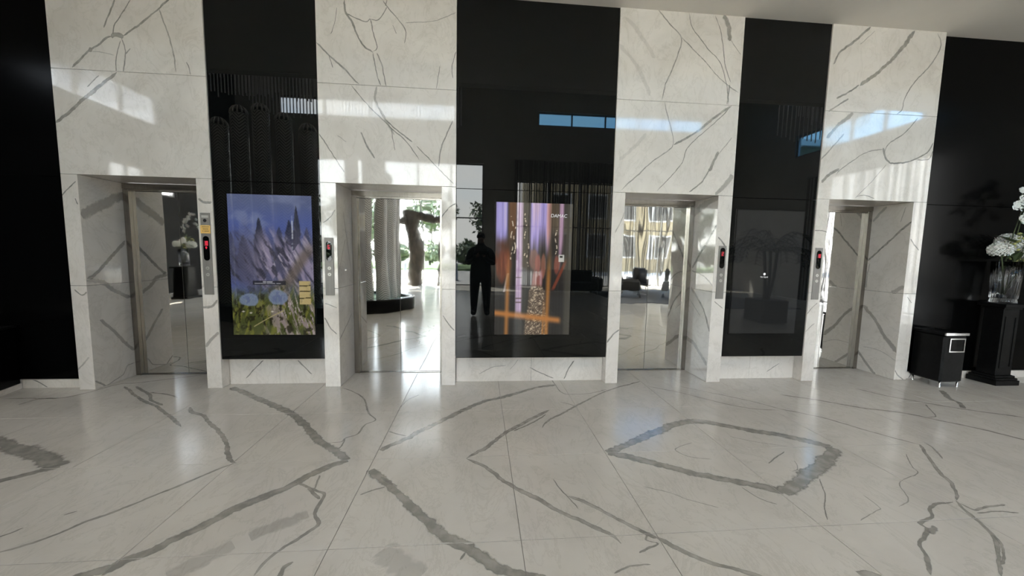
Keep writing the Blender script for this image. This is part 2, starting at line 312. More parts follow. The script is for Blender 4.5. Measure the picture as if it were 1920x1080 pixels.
# natural veins traced on the stone: (width, strength, points in metres)
FLOOR_VEINS=[(0.065,0.85,[(-2.548,0.019),(-2.174,-0.267),(-1.855,-0.495),(-1.63,-0.677),(-1.441,-0.879),(-1.251,-1.109),(-1.122,-1.252),(-1.013,-1.355),(-0.897,-1.458)]),
(0.06,0.85,[(-0.897,-1.458),(-0.957,-1.511),(-1.049,-1.598),(-1.125,-1.701),(-1.2,-1.785),(-1.274,-1.854),(-1.35,-1.943),(-1.414,-2.046),(-1.492,-2.139),(-1.539,-2.218),(-1.595,-2.256),(-1.645,-2.314),(-1.716,-2.351),(-1.773,-2.397)]),
(0.03,0.9,[(-2.613,-0.485),(-2.516,-0.588),(-2.36,-0.685),(-2.19,-0.844),(-2.035,-0.99),(-1.898,-1.139),(-1.775,-1.302),(-1.695,-1.41),(-1.628,-1.458)]),
(0.02,0.9,[(-1.628,-1.458),(-1.678,-1.507),(-1.756,-1.624),(-1.851,-1.757),(-1.938,-1.883),(-2.043,-1.986),(-2.108,-2.08),(-2.191,-2.152),(-2.261,-2.195)]),
(0.028,0.85,[(-3.652,0.087),(-3.364,-0.144),(-3.088,-0.352),(-2.889,-0.474),(-2.671,-0.651),(-2.394,-0.888)]),
(0.03,0.8,[(-3.535,0.083),(-3.195,-0.176),(-3.074,-0.305),(-2.891,-0.429)]),
(0.02,0.7,[(-3.26,-0.095),(-3.067,-0.155),(-2.896,-0.238)]),
(0.12,0.8,[(-3.715,-0.987),(-3.48,-1.088),(-3.348,-1.138),(-3.118,-1.244),(-2.914,-1.344),(-2.731,-1.442)]),
(0.06,0.8,[(-2.731,-1.442),(-2.793,-1.495),(-2.852,-1.545),(-2.919,-1.585),(-2.98,-1.625)]),
(0.012,0.6,[(-2.372,-2.083),(-2.336,-2.052),(-2.318,-2.019)]),
(0.012,0.5,[(-2.219,-1.933),(-2.179,-1.908)]),
(0.018,0.9,[(-1.125,-1.701),(-1.031,-1.756),(-0.967,-1.799),(-0.908,-1.83),(-0.898,-1.911),(-0.893,-2.002),(-0.844,-2.059),(-0.834,-2.097),(-0.877,-2.157),(-0.93,-2.226),(-0.967,-2.296),(-0.987,-2.357),(-0.989,-2.399)]),
(0.012,0.9,[(-1.01,-1.634),(-0.994,-1.719),(-0.987,-1.778),(-1.029,-1.76)]),
(0.02,0.9,[(-1.026,-1.766),(-0.966,-1.827),(-0.913,-1.875)]),
(0.02,0.8,[(-0.846,-2.327),(-0.877,-2.353),(-0.873,-2.396),(-0.874,-2.427)]),
(0.1,0.22,[(-0.929,-1.992),(-1.008,-2.064),(-1.08,-2.117),(-1.138,-2.168)]),
(0.1,0.2,[(-1.183,-2.216),(-1.236,-2.273),(-1.304,-2.325),(-1.358,-2.374)]),
(0.015,0.75,[(-4.456,-0.226),(-4.239,-0.21),(-3.957,-0.221),(-3.839,-0.073),(-3.764,0.15),(-3.578,0.204),(-3.112,0.453)]),
(0.03,0.5,[(-4.141,-0.377),(-4.107,-0.24),(-3.957,-0.221)]),
(0.015,0.8,[(-1.114,-1.208),(-1.032,-1.197),(-1.016,-1.137),(-0.946,-1.076),(-0.93,-0.921),(-0.874,-0.83),(-0.973,-0.685),(-1.064,-0.459),(-1.137,-0.307),(-1.295,-0.141),(-1.439,-0.039)]),
(0.012,0.7,[(-1.018,-1.152),(-1.009,-1.243),(-1.019,-1.314)]),
(0.055,0.75,[(-0.702,-1.344),(-0.644,-1.262),(-0.531,-1.161),(-0.457,-1.049),(-0.346,-0.912),(-0.191,-0.72),(0.043,-0.48),(0.284,-0.337),(0.505,-0.179),(0.669,-0.078),(0.852,-0.041)]),
(0.012,0.8,[(-0.714,-1.054),(-0.635,-1.098),(-0.559,-1.134)]),
(0.035,1,[(0.655,-0.692),(0.555,-0.795),(0.452,-0.891),(0.319,-1.016),(0.212,-1.133),(0.144,-1.226),(0.065,-1.342),(-0.022,-1.421),(-0.076,-1.486)]),
(0.015,0.8,[(0.611,-0.785),(0.482,-0.931),(0.296,-1.086)]),
(0.028,1,[(-0.076,-1.486),(0.021,-1.564),(0.099,-1.651),(0.171,-1.764),(0.239,-1.849),(0.348,-1.941),(0.437,-2.034),(0.492,-2.094),(0.586,-2.162),(0.655,-2.218),(0.701,-2.27),(0.728,-2.322)]),
(0.022,0.9,[(1.866,0.054),(1.484,-0.156),(1.255,-0.32),(1.005,-0.544),(0.802,-0.742),(0.626,-0.899),(0.532,-1.044)]),
(0.012,0.7,[(0.845,0.155),(0.873,-0.25),(1.006,-0.311),(1.18,-0.29),(1.387,-0.182)]),
(0.01,0.7,[(0.806,-0.511),(0.882,-0.563),(0.928,-0.612)]),
(0.065,0.85,[(-0.699,-1.584),(-0.594,-1.7),(-0.477,-1.846),(-0.375,-1.96),(-0.304,-2.062),(-0.23,-2.149),(-0.162,-2.216),(-0.079,-2.274),(0.0,-2.347),(0.047,-2.402),(0.109,-2.434),(0.223,-2.479),(0.315,-2.521)]),
(0.012,0.8,[(-0.562,-1.783),(-0.626,-1.809),(-0.694,-1.852)]),
(0.02,0.6,[(-0.612,-1.678),(-0.547,-1.744),(-0.496,-1.783)]),
(0.022,1,[(0.547,-1.934),(0.622,-1.993),(0.694,-2.066),(0.761,-2.135),(0.84,-2.215),(0.903,-2.269),(0.945,-2.306)]),
(0.028,1,[(0.922,-2.299),(0.982,-2.362),(1.057,-2.429),(1.12,-2.475),(1.181,-2.501),(1.261,-2.54),(1.349,-2.598)]),
(0.022,0.8,[(0.862,-2.236),(0.922,-2.299)]),
(0.008,0.8,[(0.491,-1.761),(0.504,-1.825),(0.524,-1.905),(0.554,-1.98),(0.577,-2.05)]),
(0.015,0.8,[(0.907,-2.256),(0.865,-2.302),(0.914,-2.332),(0.823,-2.371),(0.795,-2.388)]),
(0.01,0.7,[(0.629,-2.495),(0.719,-2.457),(0.785,-2.45),(0.818,-2.452)]),
(0.012,0.4,[(-0.72,-0.566),(-0.688,-0.401),(-0.596,-0.26)]),
(0.14,0.2,[(-0.453,-2.275),(-0.37,-2.352),(-0.303,-2.423),(-0.262,-2.457)]),
(0.012,0.7,[(-0.057,-2.325),(-0.079,-2.371)]),
(0.085,0.9,[(0.956,-1.462),(1.301,-1.267),(1.563,-1.108),(1.85,-0.977),(2.093,-1.059),(2.352,-1.2),(2.578,-1.347),(2.723,-1.48)]),
(0.075,0.9,[(0.956,-1.462),(1.154,-1.565),(1.266,-1.64),(1.481,-1.767),(1.64,-1.842),(1.791,-1.914),(1.895,-1.971)]),
(0.1,0.95,[(2.731,-1.48),(2.537,-1.626),(2.302,-1.766),(2.074,-1.889),(1.886,-1.984)]),
(0.02,1,[(3.484,-1.473),(3.333,-1.642),(3.168,-1.838),(3.066,-1.988),(2.901,-2.117)]),
(0.016,0.9,[(2.901,-2.117),(2.823,-2.227),(2.796,-2.298),(2.711,-2.412),(2.584,-2.509),(2.424,-2.627)]),
(0.012,0.8,[(2.846,-2.211),(2.786,-2.313),(2.713,-2.426),(2.61,-2.511),(2.514,-2.565)]),
(0.015,0.9,[(2.89,-2.144),(2.905,-2.206),(3.014,-2.187),(3.158,-2.172)]),
(0.012,0.8,[(2.883,-2.231),(3.014,-2.222),(3.135,-2.237)]),
(0.02,0.75,[(2.864,-2.124),(2.754,-2.135),(2.639,-2.182),(2.579,-2.237),(2.443,-2.284),(2.442,-2.322),(2.378,-2.362),(2.266,-2.418),(2.217,-2.486),(2.096,-2.595)]),
(0.03,0.6,[(2.504,-2.304),(2.407,-2.35)]),
(0.012,0.9,[(1.889,-0.118),(2.144,-0.308),(2.406,-0.589),(2.628,-0.744),(2.856,-0.791)]),
(0.016,1,[(2.886,-0.755),(3.102,-0.922),(3.21,-1.072),(3.306,-1.246),(3.412,-1.389),(3.484,-1.473)]),
(0.01,0.7,[(2.242,-0.131),(2.545,-0.381),(2.754,-0.578),(2.898,-0.765)]),
(0.026,1,[(3.202,-0.406),(3.492,-0.581),(3.736,-0.768),(4.013,-0.896),(4.15,-1.033),(4.319,-1.202),(4.47,-1.442),(4.566,-1.528)]),
(0.022,0.9,[(4.236,-0.265),(4.369,-0.508),(4.583,-0.704),(4.741,-0.834),(5.1,-1.055)]),
(0.01,0.8,[(4.509,-0.726),(4.381,-0.866),(4.273,-0.988),(4.157,-1.012)]),
(0.05,0.9,[(5.183,-0.362),(4.972,-0.587),(4.93,-0.692),(4.795,-0.827)]),
(0.008,0.6,[(2.047,-1.665),(2.193,-1.581),(2.295,-1.516)]),
(0.008,0.5,[(1.669,-1.349),(1.541,-1.404),(1.479,-1.459),(1.524,-1.545),(1.676,-1.593)]),
(0.008,0.6,[(2.26,-1.856),(2.151,-1.996),(2.036,-2.119),(1.948,-2.23)]),
(0.008,0.5,[(1.667,-1.918),(1.702,-2.027),(1.769,-2.086)]),
(0.006,0.5,[(2.037,-1.271),(2.213,-1.377),(2.387,-1.448)]),
(0.006,0.5,[(2.268,-1.638),(2.21,-1.736),(2.138,-1.768)]),
(0.006,0.5,[(3.213,-1.593),(3.055,-1.758),(2.998,-1.84),(2.756,-1.928),(2.622,-2.081),(2.477,-2.146)]),
(0.006,0.45,[(2.373,-2.028),(2.356,-2.138),(2.306,-2.17),(2.127,-2.241)]),
(0.006,0.45,[(1.047,-1.872),(1.182,-1.939),(1.264,-2.02),(1.4,-2.098)]),
(0.012,0.5,[(3.555,-1.445),(3.523,-1.536),(3.407,-1.673)]),
(0.05,1,[(1.756,-2.572),(1.815,-2.574),(1.856,-2.595)])]
WALL_VEINS=[(0.02,0.8,[(-2.905,3.785),(-3.014,3.674),(-3.122,3.585),(-3.23,3.489),(-3.352,3.407)]),
(0.045,0.9,[(-3.346,3.392),(-3.381,3.405),(-3.424,3.417),(-3.454,3.393)]),
(0.022,0.8,[(-3.439,3.401),(-3.499,3.375),(-3.56,3.319),(-3.651,3.261),(-3.714,3.191),(-3.807,3.096)]),
(0.035,0.7,[(-3.635,3.285),(-3.652,3.246)]),
(0.014,0.9,[(-3.361,3.384),(-3.338,3.296),(-3.335,3.236),(-3.368,3.083)]),
(0.012,0.6,[(-3.37,3.361),(-3.425,3.2),(-3.433,3.087)]),
(0.012,0.8,[(-3.334,3.251),(-3.287,3.299)]),
(0.008,0.4,[(-3.623,3.248),(-3.537,3.251),(-3.437,3.23)]),
(0.014,1,[(-3.021,3.674),(-2.979,3.528),(-2.942,3.41),(-2.915,3.246),(-2.901,3.11)]),
(0.01,0.9,[(-2.806,3.207),(-2.786,3.162),(-2.779,3.094)]),
(0.018,0.6,[(-3.399,3.72),(-3.47,3.569),(-3.513,3.47)]),
(0.012,0.55,[(-3.257,3.731),(-3.338,3.607),(-3.418,3.499),(-3.438,3.416)]),
(0.035,0.8,[(-3.426,3.08),(-3.543,2.983),(-3.636,2.902),(-3.745,2.805),(-3.868,2.7),(-3.996,2.587)]),
(0.012,0.5,[(-3.582,3.041),(-3.691,2.929)]),
(0.022,0.7,[(-1.337,3.868),(-1.323,3.755),(-1.266,3.669),(-1.218,3.549),(-1.151,3.454),(-1.067,3.401)]),
(0.015,0.5,[(-1.067,3.401),(-1.051,3.309),(-1.036,3.192),(-1.003,3.093)]),
(0.012,0.75,[(-1.323,3.755),(-1.248,3.72),(-1.13,3.683),(-1.088,3.706),(-1.064,3.575),(-1.032,3.444),(-1.075,3.408)]),
(0.013,0.85,[(-1.033,3.394),(-0.983,3.28),(-0.947,3.092)]),
(0.012,0.85,[(-0.966,3.895),(-0.924,3.832),(-0.84,3.739),(-0.755,3.629),(-0.764,3.503)]),
(0.01,0.7,[(-0.933,3.831),(-1.011,3.711),(-1.088,3.706)]),
(0.01,0.7,[(-0.924,3.898),(-0.941,3.839)]),
(0.018,0.85,[(-1.606,3.466),(-1.492,3.35),(-1.376,3.257),(-1.293,3.178),(-1.209,3.09)]),
(0.01,0.6,[(-1.492,3.35),(-1.461,3.235)]),
(0.008,0.7,[(-1.405,3.798),(-1.425,3.667),(-1.47,3.549)]),
(0.01,0.4,[(-0.258,3.829),(-0.442,3.741),(-0.599,3.714),(-0.754,3.695)]),
(0.01,0.9,[(-0.415,3.304),(-0.433,3.192),(-0.451,3.093)]),
(0.01,0.9,[(-0.256,3.459),(-0.3,3.302),(-0.286,3.2)]),
(0.008,0.5,[(-0.875,3.671),(-0.841,3.59)]),
(0.014,0.75,[(-1.286,3.077),(-1.194,2.972),(-1.075,2.85),(-0.972,2.751),(-0.886,2.669),(-0.763,2.569),(-0.622,2.381)]),
(0.03,0.35,[(-1.037,3.074),(-1.056,2.953),(-0.989,2.82),(-0.869,2.617)]),
(0.014,0.7,[(-1.031,2.886),(-0.972,2.786),(-0.85,2.67),(-0.692,2.555)]),
(0.008,0.6,[(-0.903,2.685),(-0.87,2.468)]),
(0.012,0.6,[(-0.657,2.521),(-0.442,2.317),(-0.278,2.152)]),
(0.018,0.85,[(-1.201,2.629),(-1.133,2.484),(-1.065,2.382)]),
(0.015,0.85,[(-0.28,2.784),(-0.352,2.64),(-0.406,2.496),(-0.433,2.317)]),
(0.012,0.6,[(-1.605,2.602),(-1.498,2.434),(-1.365,2.23)]),
(0.008,0.4,[(-1.426,2.593),(-1.341,2.527)]),
(0.014,0.9,[(1.819,4.007),(1.972,3.865),(2.101,3.741),(2.074,3.583),(2.001,3.377),(1.946,3.262),(1.919,3.097)]),
(0.012,0.5,[(2.101,3.741),(2.309,3.575),(2.522,3.384),(2.655,3.289),(2.775,3.219)]),
(0.012,0.6,[(2.171,3.988),(2.218,3.837),(2.403,3.648),(2.537,3.521),(2.627,3.322),(2.671,3.082)]),
(0.012,0.6,[(2.454,3.985),(2.542,3.791),(2.601,3.502),(2.678,3.324)]),
(0.06,0.55,[(2.552,3.992),(2.61,3.885),(2.641,3.742)]),
(0.01,0.5,[(2.645,3.753),(2.769,3.614)]),
(0.02,0.5,[(2.667,3.301),(2.657,3.093)]),
(0.013,0.95,[(1.952,3.081),(2.004,2.9),(2.07,2.637),(1.855,2.465),(1.689,2.307),(1.519,2.146)]),
(0.03,0.5,[(2.709,3.077),(2.552,2.972),(2.336,2.8),(2.082,2.644)]),
(0.012,0.55,[(2.697,3.072),(2.508,2.877),(2.246,2.632),(2.17,2.442),(1.923,2.149)]),
(0.045,0.55,[(2.591,2.6),(2.538,2.455),(2.492,2.382)]),
(0.02,0.6,[(2.504,2.395),(2.423,2.261),(2.282,2.149)]),
(0.012,0.4,[(2.734,2.747),(2.582,2.552)]),
(0.06,0.4,[(2.778,2.345),(2.684,2.222),(2.586,2.134)]),
(0.06,0.12,[(1.49,3.898),(1.666,3.713),(1.821,3.524)]),
(0.05,0.12,[(1.431,3.632),(1.633,3.423),(1.794,3.141)]),
(0.05,0.12,[(1.485,2.462),(1.673,2.632),(1.765,2.751)]),
(0.028,0.7,[(4.257,3.99),(4.058,3.82),(3.912,3.695),(3.851,3.576)]),
(0.05,0.6,[(4.792,3.983),(4.605,3.737),(4.412,3.538),(4.188,3.372)]),
(0.025,0.6,[(4.188,3.372),(4.037,3.281),(3.923,3.223)]),
(0.016,0.85,[(5.068,3.978),(5.128,3.84),(5.03,3.645),(4.838,3.419),(4.749,3.247),(4.739,3.15),(4.673,3.081)]),
(0.02,0.5,[(4.07,3.224),(3.944,3.146),(3.839,3.082)]),
(0.01,0.4,[(4.31,3.951),(4.14,3.802)]),
(0.014,0.85,[(4.939,3.063),(4.795,2.885),(4.616,2.755),(4.573,2.655)]),
(0.03,0.8,[(4.551,2.716),(4.592,2.607),(4.655,2.547)]),
(0.02,0.65,[(4.641,2.547),(4.89,2.574),(5.103,2.676),(5.177,2.803)]),
(0.014,0.6,[(5.0,2.598),(5.139,2.616),(5.184,2.704)]),
(0.012,0.55,[(4.553,2.703),(4.325,2.645),(4.071,2.464),(4.01,2.401)]),
(0.04,0.6,[(4.031,2.463),(3.916,2.385),(3.837,2.309)]),
(0.009,0.5,[(4.615,2.533),(4.469,2.355),(4.271,2.144)]),
(0.05,0.4,[(4.141,3.072),(3.992,2.946),(3.847,2.795)]),
(0.02,0.35,[(4.057,2.852),(3.937,2.702),(3.804,2.552)]),
(0.01,0.8,[(4.283,2.162),(4.378,2.182),(4.508,2.144)]),
(0.012,0.6,[(-3.856,2.058),(-3.937,1.975),(-4.009,1.893)]),
(0.014,0.6,[(-3.878,1.897),(-3.864,1.837)]),
(0.02,0.6,[(-3.959,1.014),(-3.897,0.962),(-3.847,0.99)]),
(0.02,0.35,[(-4.008,0.181),(-3.879,0.332)]),
(0.03,0.5,[(-2.642,1.893),(-2.721,1.891),(-2.768,1.931)]),
(0.03,0.5,[(-2.787,0.853),(-2.696,0.853),(-2.636,0.919)]),
(0.04,0.45,[(-2.779,0.437),(-2.713,0.525),(-2.648,0.591)]),
(0.015,0.5,[(-1.47,1.852),(-1.533,1.767),(-1.595,1.724)]),
(0.018,0.6,[(-1.601,0.74),(-1.541,0.631),(-1.48,0.564)]),
(0.014,0.6,[(-0.383,0.767),(-0.317,0.677),(-0.262,0.609)]),
(0.014,0.6,[(-0.406,1.796),(-0.321,1.905),(-0.256,1.949)]),
(0.012,0.5,[(-1.597,0.893),(-1.473,0.85)]),
(0.02,0.6,[(1.429,0.469),(1.497,0.563),(1.561,0.622)]),
(0.012,0.4,[(1.47,1.688),(1.534,1.824),(1.564,1.914)]),
(0.018,0.75,[(2.651,1.669),(2.716,1.613),(2.771,1.533)]),
(0.012,0.6,[(2.666,0.945),(2.719,0.898),(2.766,0.862)]),
(0.012,0.5,[(3.798,0.783),(3.866,0.881),(3.925,0.942)]),
(0.012,0.4,[(3.804,0.586),(3.91,0.697)]),
(0.012,0.6,[(3.804,1.764),(3.906,1.767),(3.986,1.745)]),
(0.016,0.8,[(5.029,1.702),(5.092,1.625),(5.153,1.568)]),
(0.01,0.6,[(5.066,1.015),(5.134,0.941)]),
(0.02,0.6,[(5.012,0.127),(5.068,0.06),(5.146,0.004)])]
SKIRT_VEINS=[(0.012,0.7,[(-2.291,0.257),(-2.39,0.155),(-2.478,0.065)]),
(0.012,0.7,[(-1.941,0.254),(-1.868,0.174),(-1.799,0.099)]),
(0.012,0.7,[(0.582,0.152),(0.715,0.09),(0.861,0.028)]),
(0.012,0.6,[(1.097,0.233),(1.027,0.124),(0.982,0.014)]),
(0.008,0.4,[(0.006,0.085),(0.145,0.156),(0.309,0.179)]),
(0.008,0.4,[(0.45,0.25),(0.357,0.13)]),
(0.01,0.5,[(3.616,0.179),(3.465,0.078)])]
REVEAL_VEINS={'1':[(0.11,0.6,[(0.485,2.011),(0.263,1.892),(0.127,1.812),(0.0,1.747)]),
(0.04,0.7,[(0.443,1.506),(0.261,1.324),(0.117,1.176),(0.008,1.119)]),
(0.05,0.6,[(0.007,1.109),(0.152,1.087),(0.257,0.99),(0.455,0.888)]),
(0.04,0.6,[(0.099,0.702),(0.222,0.566),(0.33,0.427),(0.458,0.288)]),
(0.012,0.6,[(0.446,0.145),(0.356,0.136),(0.299,0.059),(0.2,0.022),(0.084,-0.005)]),
(0.02,0.6,[(0.005,0.09),(0.065,0.035),(0.105,-0.013)])],
'2':[(0.012,0.5,[(-0.03,1.156),(0.1,1.345),(0.238,1.567)]),
(0.012,0.5,[(0.194,1.852),(0.301,1.524),(0.415,1.173)]),
(0.02,0.5,[(-0.015,0.501),(0.176,0.595),(0.387,0.721)])],
'3':[(0.035,0.7,[(-0.009,1.805),(0.17,1.603),(0.439,1.303)]),
(0.02,0.7,[(0.436,1.272),(0.168,1.217),(-0.002,1.11)]),
(0.03,0.7,[(0.435,1.058),(0.169,0.849),(-0.002,0.587)]),
(0.05,0.65,[(0.484,0.429),(0.243,0.355),(0.014,0.193)]),
(0.1,0.5,[(0.014,2.114),(0.221,2.061),(0.467,1.966)]),
(0.012,0.5,[(0.442,0.914),(0.2,0.744)])],
'4':[(0.028,0.75,[(-0.007,1.901),(0.152,1.755),(0.299,1.596),(0.456,1.43)]),
(0.05,0.65,[(0.465,0.854),(0.317,0.726),(0.168,0.527),(0.007,0.334)]),
(0.035,0.65,[(0.478,0.243),(0.343,0.113),(0.208,-0.013)]),
(0.035,0.5,[(0.293,2.11),(0.365,2.031),(0.437,1.937)]),
(0.012,0.5,[(0.079,2.075),(0.119,1.901)]),
(0.05,0.5,[(0.003,1.142),(0.083,1.081),(0.131,1.065)]),
(0.008,0.5,[(0.409,0.309),(0.209,0.313),(-0.003,0.238)]),
(0.02,0.5,[(0.426,1.403),(0.439,1.265),(0.443,1.079)])]}

# ------------------------------------------------------------------ dimensions of the lift front
P = [(-3.992, -2.638), (-1.611, -.249), (1.427, 2.795), (3.807, 5.187)]      # marble piers
Dr = [(-3.844, -2.784), (-1.455, -.398), (1.568, 2.628), (3.958, 5.018)]     # lift openings
HEAD, JOINT, CEIL, MID = 2.124, 3.086, 3.995, 1.052
GAP = .003

# ------------------------------------------------------------------ floor of marble tiles
floor = structure('floor', 'polished white marble floor with bold bookmatched grey veins', MB().box(-9.6, 11.2, -12.3, .56, -.12, -.006), M['grout'], 'floor')
gx = [-9.6, -9.22, -8.28, -7.34, -6.4, -5.46, -4.52, -3.58, -2.64, -1.65, -.72, .225, .935, 1.87, 2.81, 3.75, 4.69, 5.63, 6.57, 7.51, 8.45, 9.39, 10.33, 11.2]
gy = [.56, -.665, -1.46, -2.265, -3.065, -3.865, -5.0, -6.2, -7.4, -8.6, -9.8, -11.0, -12.3]
fz = lambda u, v, l: (u, v, l)
for i in range(len(gx)-1):
    for j in range(len(gy)-1):
        x0, x1, y0, y1 = gx[i]+.0015, gx[i+1]-.0015, gy[j+1]+.0015, gy[j]-.0015
        mb = MB().box(x0, x1, y0, y1, -.012, 0, ch=.0008)
        if y1 > -4.2:
            for k, ve in enumerate(FLOOR_VEINS): ribbon(mb, ve, .0003+.00002*k, fz, (x0, x1, y0, y1), 1, k+1, .014)
        mb.build('floor_tile', [M['marble_floor'], M['vein_floor']], floor)

# ------------------------------------------------------------------ lift front wall
wf = MB()
for a, b in ((-9.6, -3.844), (-2.784, -1.455), (-.398, 1.568), (2.628, 3.958), (5.018, 11.2)): wf.box(a-(.02 if a > -9 else 0)+.04*(a > -9), b-.02*(b < 11), .16, .55, 0, HEAD)
wf.box(-9.6, 11.2, .5, .6, HEAD+.004, 4.2); wf.box(-9.6, 11.2, .16, .5, HEAD+.3, 4.2)
wall = structure('wall_front', 'lift lobby wall of white veined marble piers between black glass panels', wf, M['backing'], 'wall')
RK = '1234'
rng = random.Random(3)
def slab(x0, x1, y0, y1, z0, z1, veins=(), reveal=None, extra=0, base=0):
    """a marble slab; veins drawn on its front face, reveal = (key, x of face, normal sign) draws on a side face"""
    mb = MB().box(x0+GAP/2, x1-GAP/2, y0, y1, z0+GAP/2, z1-GAP/2, ch=.0012)
    rect = (x0+GAP, x1-GAP, z0+GAP, z1-GAP)
    for k, ve in enumerate(veins): ribbon(mb, (ve[0]*.8, ve[1], ve[2]), .0003+.00002*k, lambda u, v, l: (u, y0-l, v), rect, 1, k+1, .010)
    if reveal:
        key, X, sg = reveal; rr = (y0+.003, y1, z0+GAP, z1-GAP)
        for k, ve in enumerate(REVEAL_VEINS[key]): ribbon(mb, (ve[0]*.9, ve[1]*.7, ve[2]), .0003+.00002*k, lambda u, v, l: (X+sg*(l+.0-GAP/2), u, v), rr, 1, k+50+base, .015)
    return mb.build('marble_slab', [M['marble'], M['vein']], wall)
for i in range(4):
    (a, b), (c, d) = P[i], Dr[i]
    slab(a, b, 0, .14, JOINT, CEIL+.2, WALL_VEINS, base=100*i)
    slab(a, b, 0, .50, HEAD, JOINT, WALL_VEINS, base=100*i+13)
    for z0, z1 in ((0, MID), (MID, HEAD)):
        slab(a, c, 0, .56, z0, z1, WALL_VEINS, (RK[i], c, 1) if i in (0, 1) else None, base=100*i+29)
        slab(d, b, 0, .56, z0, z1, WALL_VEINS, (RK[i], d, -1) if i in (2, 3) else None, base=100*i+37)
def skirt(x0, x1, y, z1, veins=()):
    mb = MB().box(x0+.001, x1-.001, y, y+.05, 0, z1, ch=.001)
    for k, ve in enumerate(veins): ribbon(mb, ve, .0003+.00002*k, lambda u, v, l: (u, y-l, v), (x0+.003, x1-.003, .004, z1-.003), 1, k+700, .015)
    o = mb.build('skirting_slab', [M['marble'], M['vein']], wall); return o
for a, m, b in ((-2.638, -2.13, -1.611), (-.249, .60, 1.427), (2.795, 3.24, 3.807)):
    skirt(a, m, .12, .31, SKIRT_VEINS); skirt(m, b, .12, .31, SKIRT_VEINS)
    for z0, z1 in ((.302, 2.108), (2.112, CEIL+.2)):
        MB().box(a+.002, b-.002, .010, .12, z0, z1, ch=.0015).build('black_panel', M['black_glass'], wall)
for z0, z1 in ((.088, 2.108), (2.112, CEIL+.2)):
    for a, b in ((-9.5, -7.1), (-7.097, -3.994), (5.189, 8.2), (8.203, 11.1)):
        MB().box(a, b, .085 if a < 0 else .065, .16, z0, z1, ch=.0015).build('black_panel', M['black_side'], wall)
vb = [(.012, .6, [(-4.5, .10), (-4.42, .05), (-4.36, .0)]), (.02, .7, [(5.26, .09), (5.30, .05), (5.27, .0)])]
skirt(-9.5, -3.994, .07, .086, vb); skirt(5.189, 11.1, .05, .086, vb)

# lift doors
for i in range(4):
    c, d = Dr[i]; m = (c+d)/2
    nm = ['far left', 'middle left', 'middle right', 'far right'][i]
    t = structure('door_%d' % (i+1), 'mirror steel lift door in the %s marble opening' % nm, None, None, 'door')
    for s, x in ((1, c), (-1, d)):
        x0, x1 = (x+.002, x+.062) if s > 0 else (x-.062, x-.002)
        MB().box(x0, x1, .45, .52, .001, 2.06, ch=.002).box(x0+(.045 if s > 0 else .0), x1-(.0 if s > 0 else .045), .446, .452, .001, 2.05).build('door_jamb', M['steel'], t)
    MB().box(c+.002, d-.002, .445, .52, 2.062, 2.122, ch=.002).box(c+.062, d-.062, .455, .475, 2.045, 2.062).build('door_header', M['steel'], t)
    for x0, x1 in ((c+.062, m-.0015), (m+.0015, d-.062)):
        MB().box(x0, x1, .49, .52, .008, 2.06, ch=.0015).build('door_panel', M['mirror_wavy' if i == 2 else 'mirror'], t)
    MB().box(c+.062, d-.062, .462, .53, .0005, .006).build('door_sill', M['steel'], t)
    MB().box(c+.06, d-.06, .52, .56, .0, 2.1).build('shaft_backing', M['backing'], t)

# ------------------------------------------------------------------ ceilings and the hall behind
structure('ceiling', 'low beige plaster ceiling above the lift front', MB().box(-9.6, 11.2, -1.96, .16, CEIL, CEIL+.2), M['soffit'], 'ceiling')
structure('trim_1', 'beam face where the low ceiling meets the tall hall', MB().box(-9.6, 11.2, -2.1, -1.965, CEIL, 8.3), M['plaster'], 'trim')
structure('ceiling_hall', 'high plain ceiling of the tall hall behind the lifts', MB().box(-9.6, 11.2, -12.4, -1.96, 8.3, 8.5), M['plaster'], 'ceiling')
def wall_with_holes(name, label, axis, at, thick, u0, u1, z1, holes, mat):
    us = sorted({u0, u1, *[h[0] for h in holes], *[h[1] for h in holes]}); zs = sorted({0, z1, *[h[2] for h in holes], *[h[3] for h in holes]})
    mb = MB()
    for i in range(len(us)-1):
        for j in range(len(zs)-1):
            cu, cz = (us[i]+us[i+1])/2, (zs[j]+zs[j+1])/2
            if any(h[0] < cu < h[1] and h[2] < cz < h[3] for h in holes): continue
            if axis == 'y': mb.box(us[i], us[i+1], at-thick, at, zs[j], zs[j+1])
            else: mb.box(min(at, at+thick), max(at, at+thick), us[i], us[i+1], zs[j], zs[j+1])
    return structure(name, label, mb, mat, 'wall')
BACK = -12.2
HB = [(-6.65, .15, 0, 5.15), (1.5, 10.0, 0, 4.5), (-8.0, -1.0, 6.8, 7.5), (2.4, 9.7, 6.8, 7.37)]
wall_with_holes('wall_back', 'plain hall wall facing the lifts, with tall windows', 'y', BACK, .25, -9.6, 11.2, 8.3, HB, M['hall_wall'])
HL = [(-8.6, -5.1, 5.0, 5.85), (-8.0, -6.9, 3.0, 3.7)]
wall_with_holes('wall_left', 'dark side wall of the hall left of the lifts', 'x', -9.6, -.2, -12.4, .2, 8.3, HL, M['dark_wall'])
HR = [(-7.9, -4.4, 0, 4.1), (-8.9, -5.0, 5.0, 5.75)]
wall_with_holes('wall_right', 'side wall of the hall right of the lifts', 'x', 11.2, .2, -12.4, .2, 8.3, HR, M['hall_wall'])
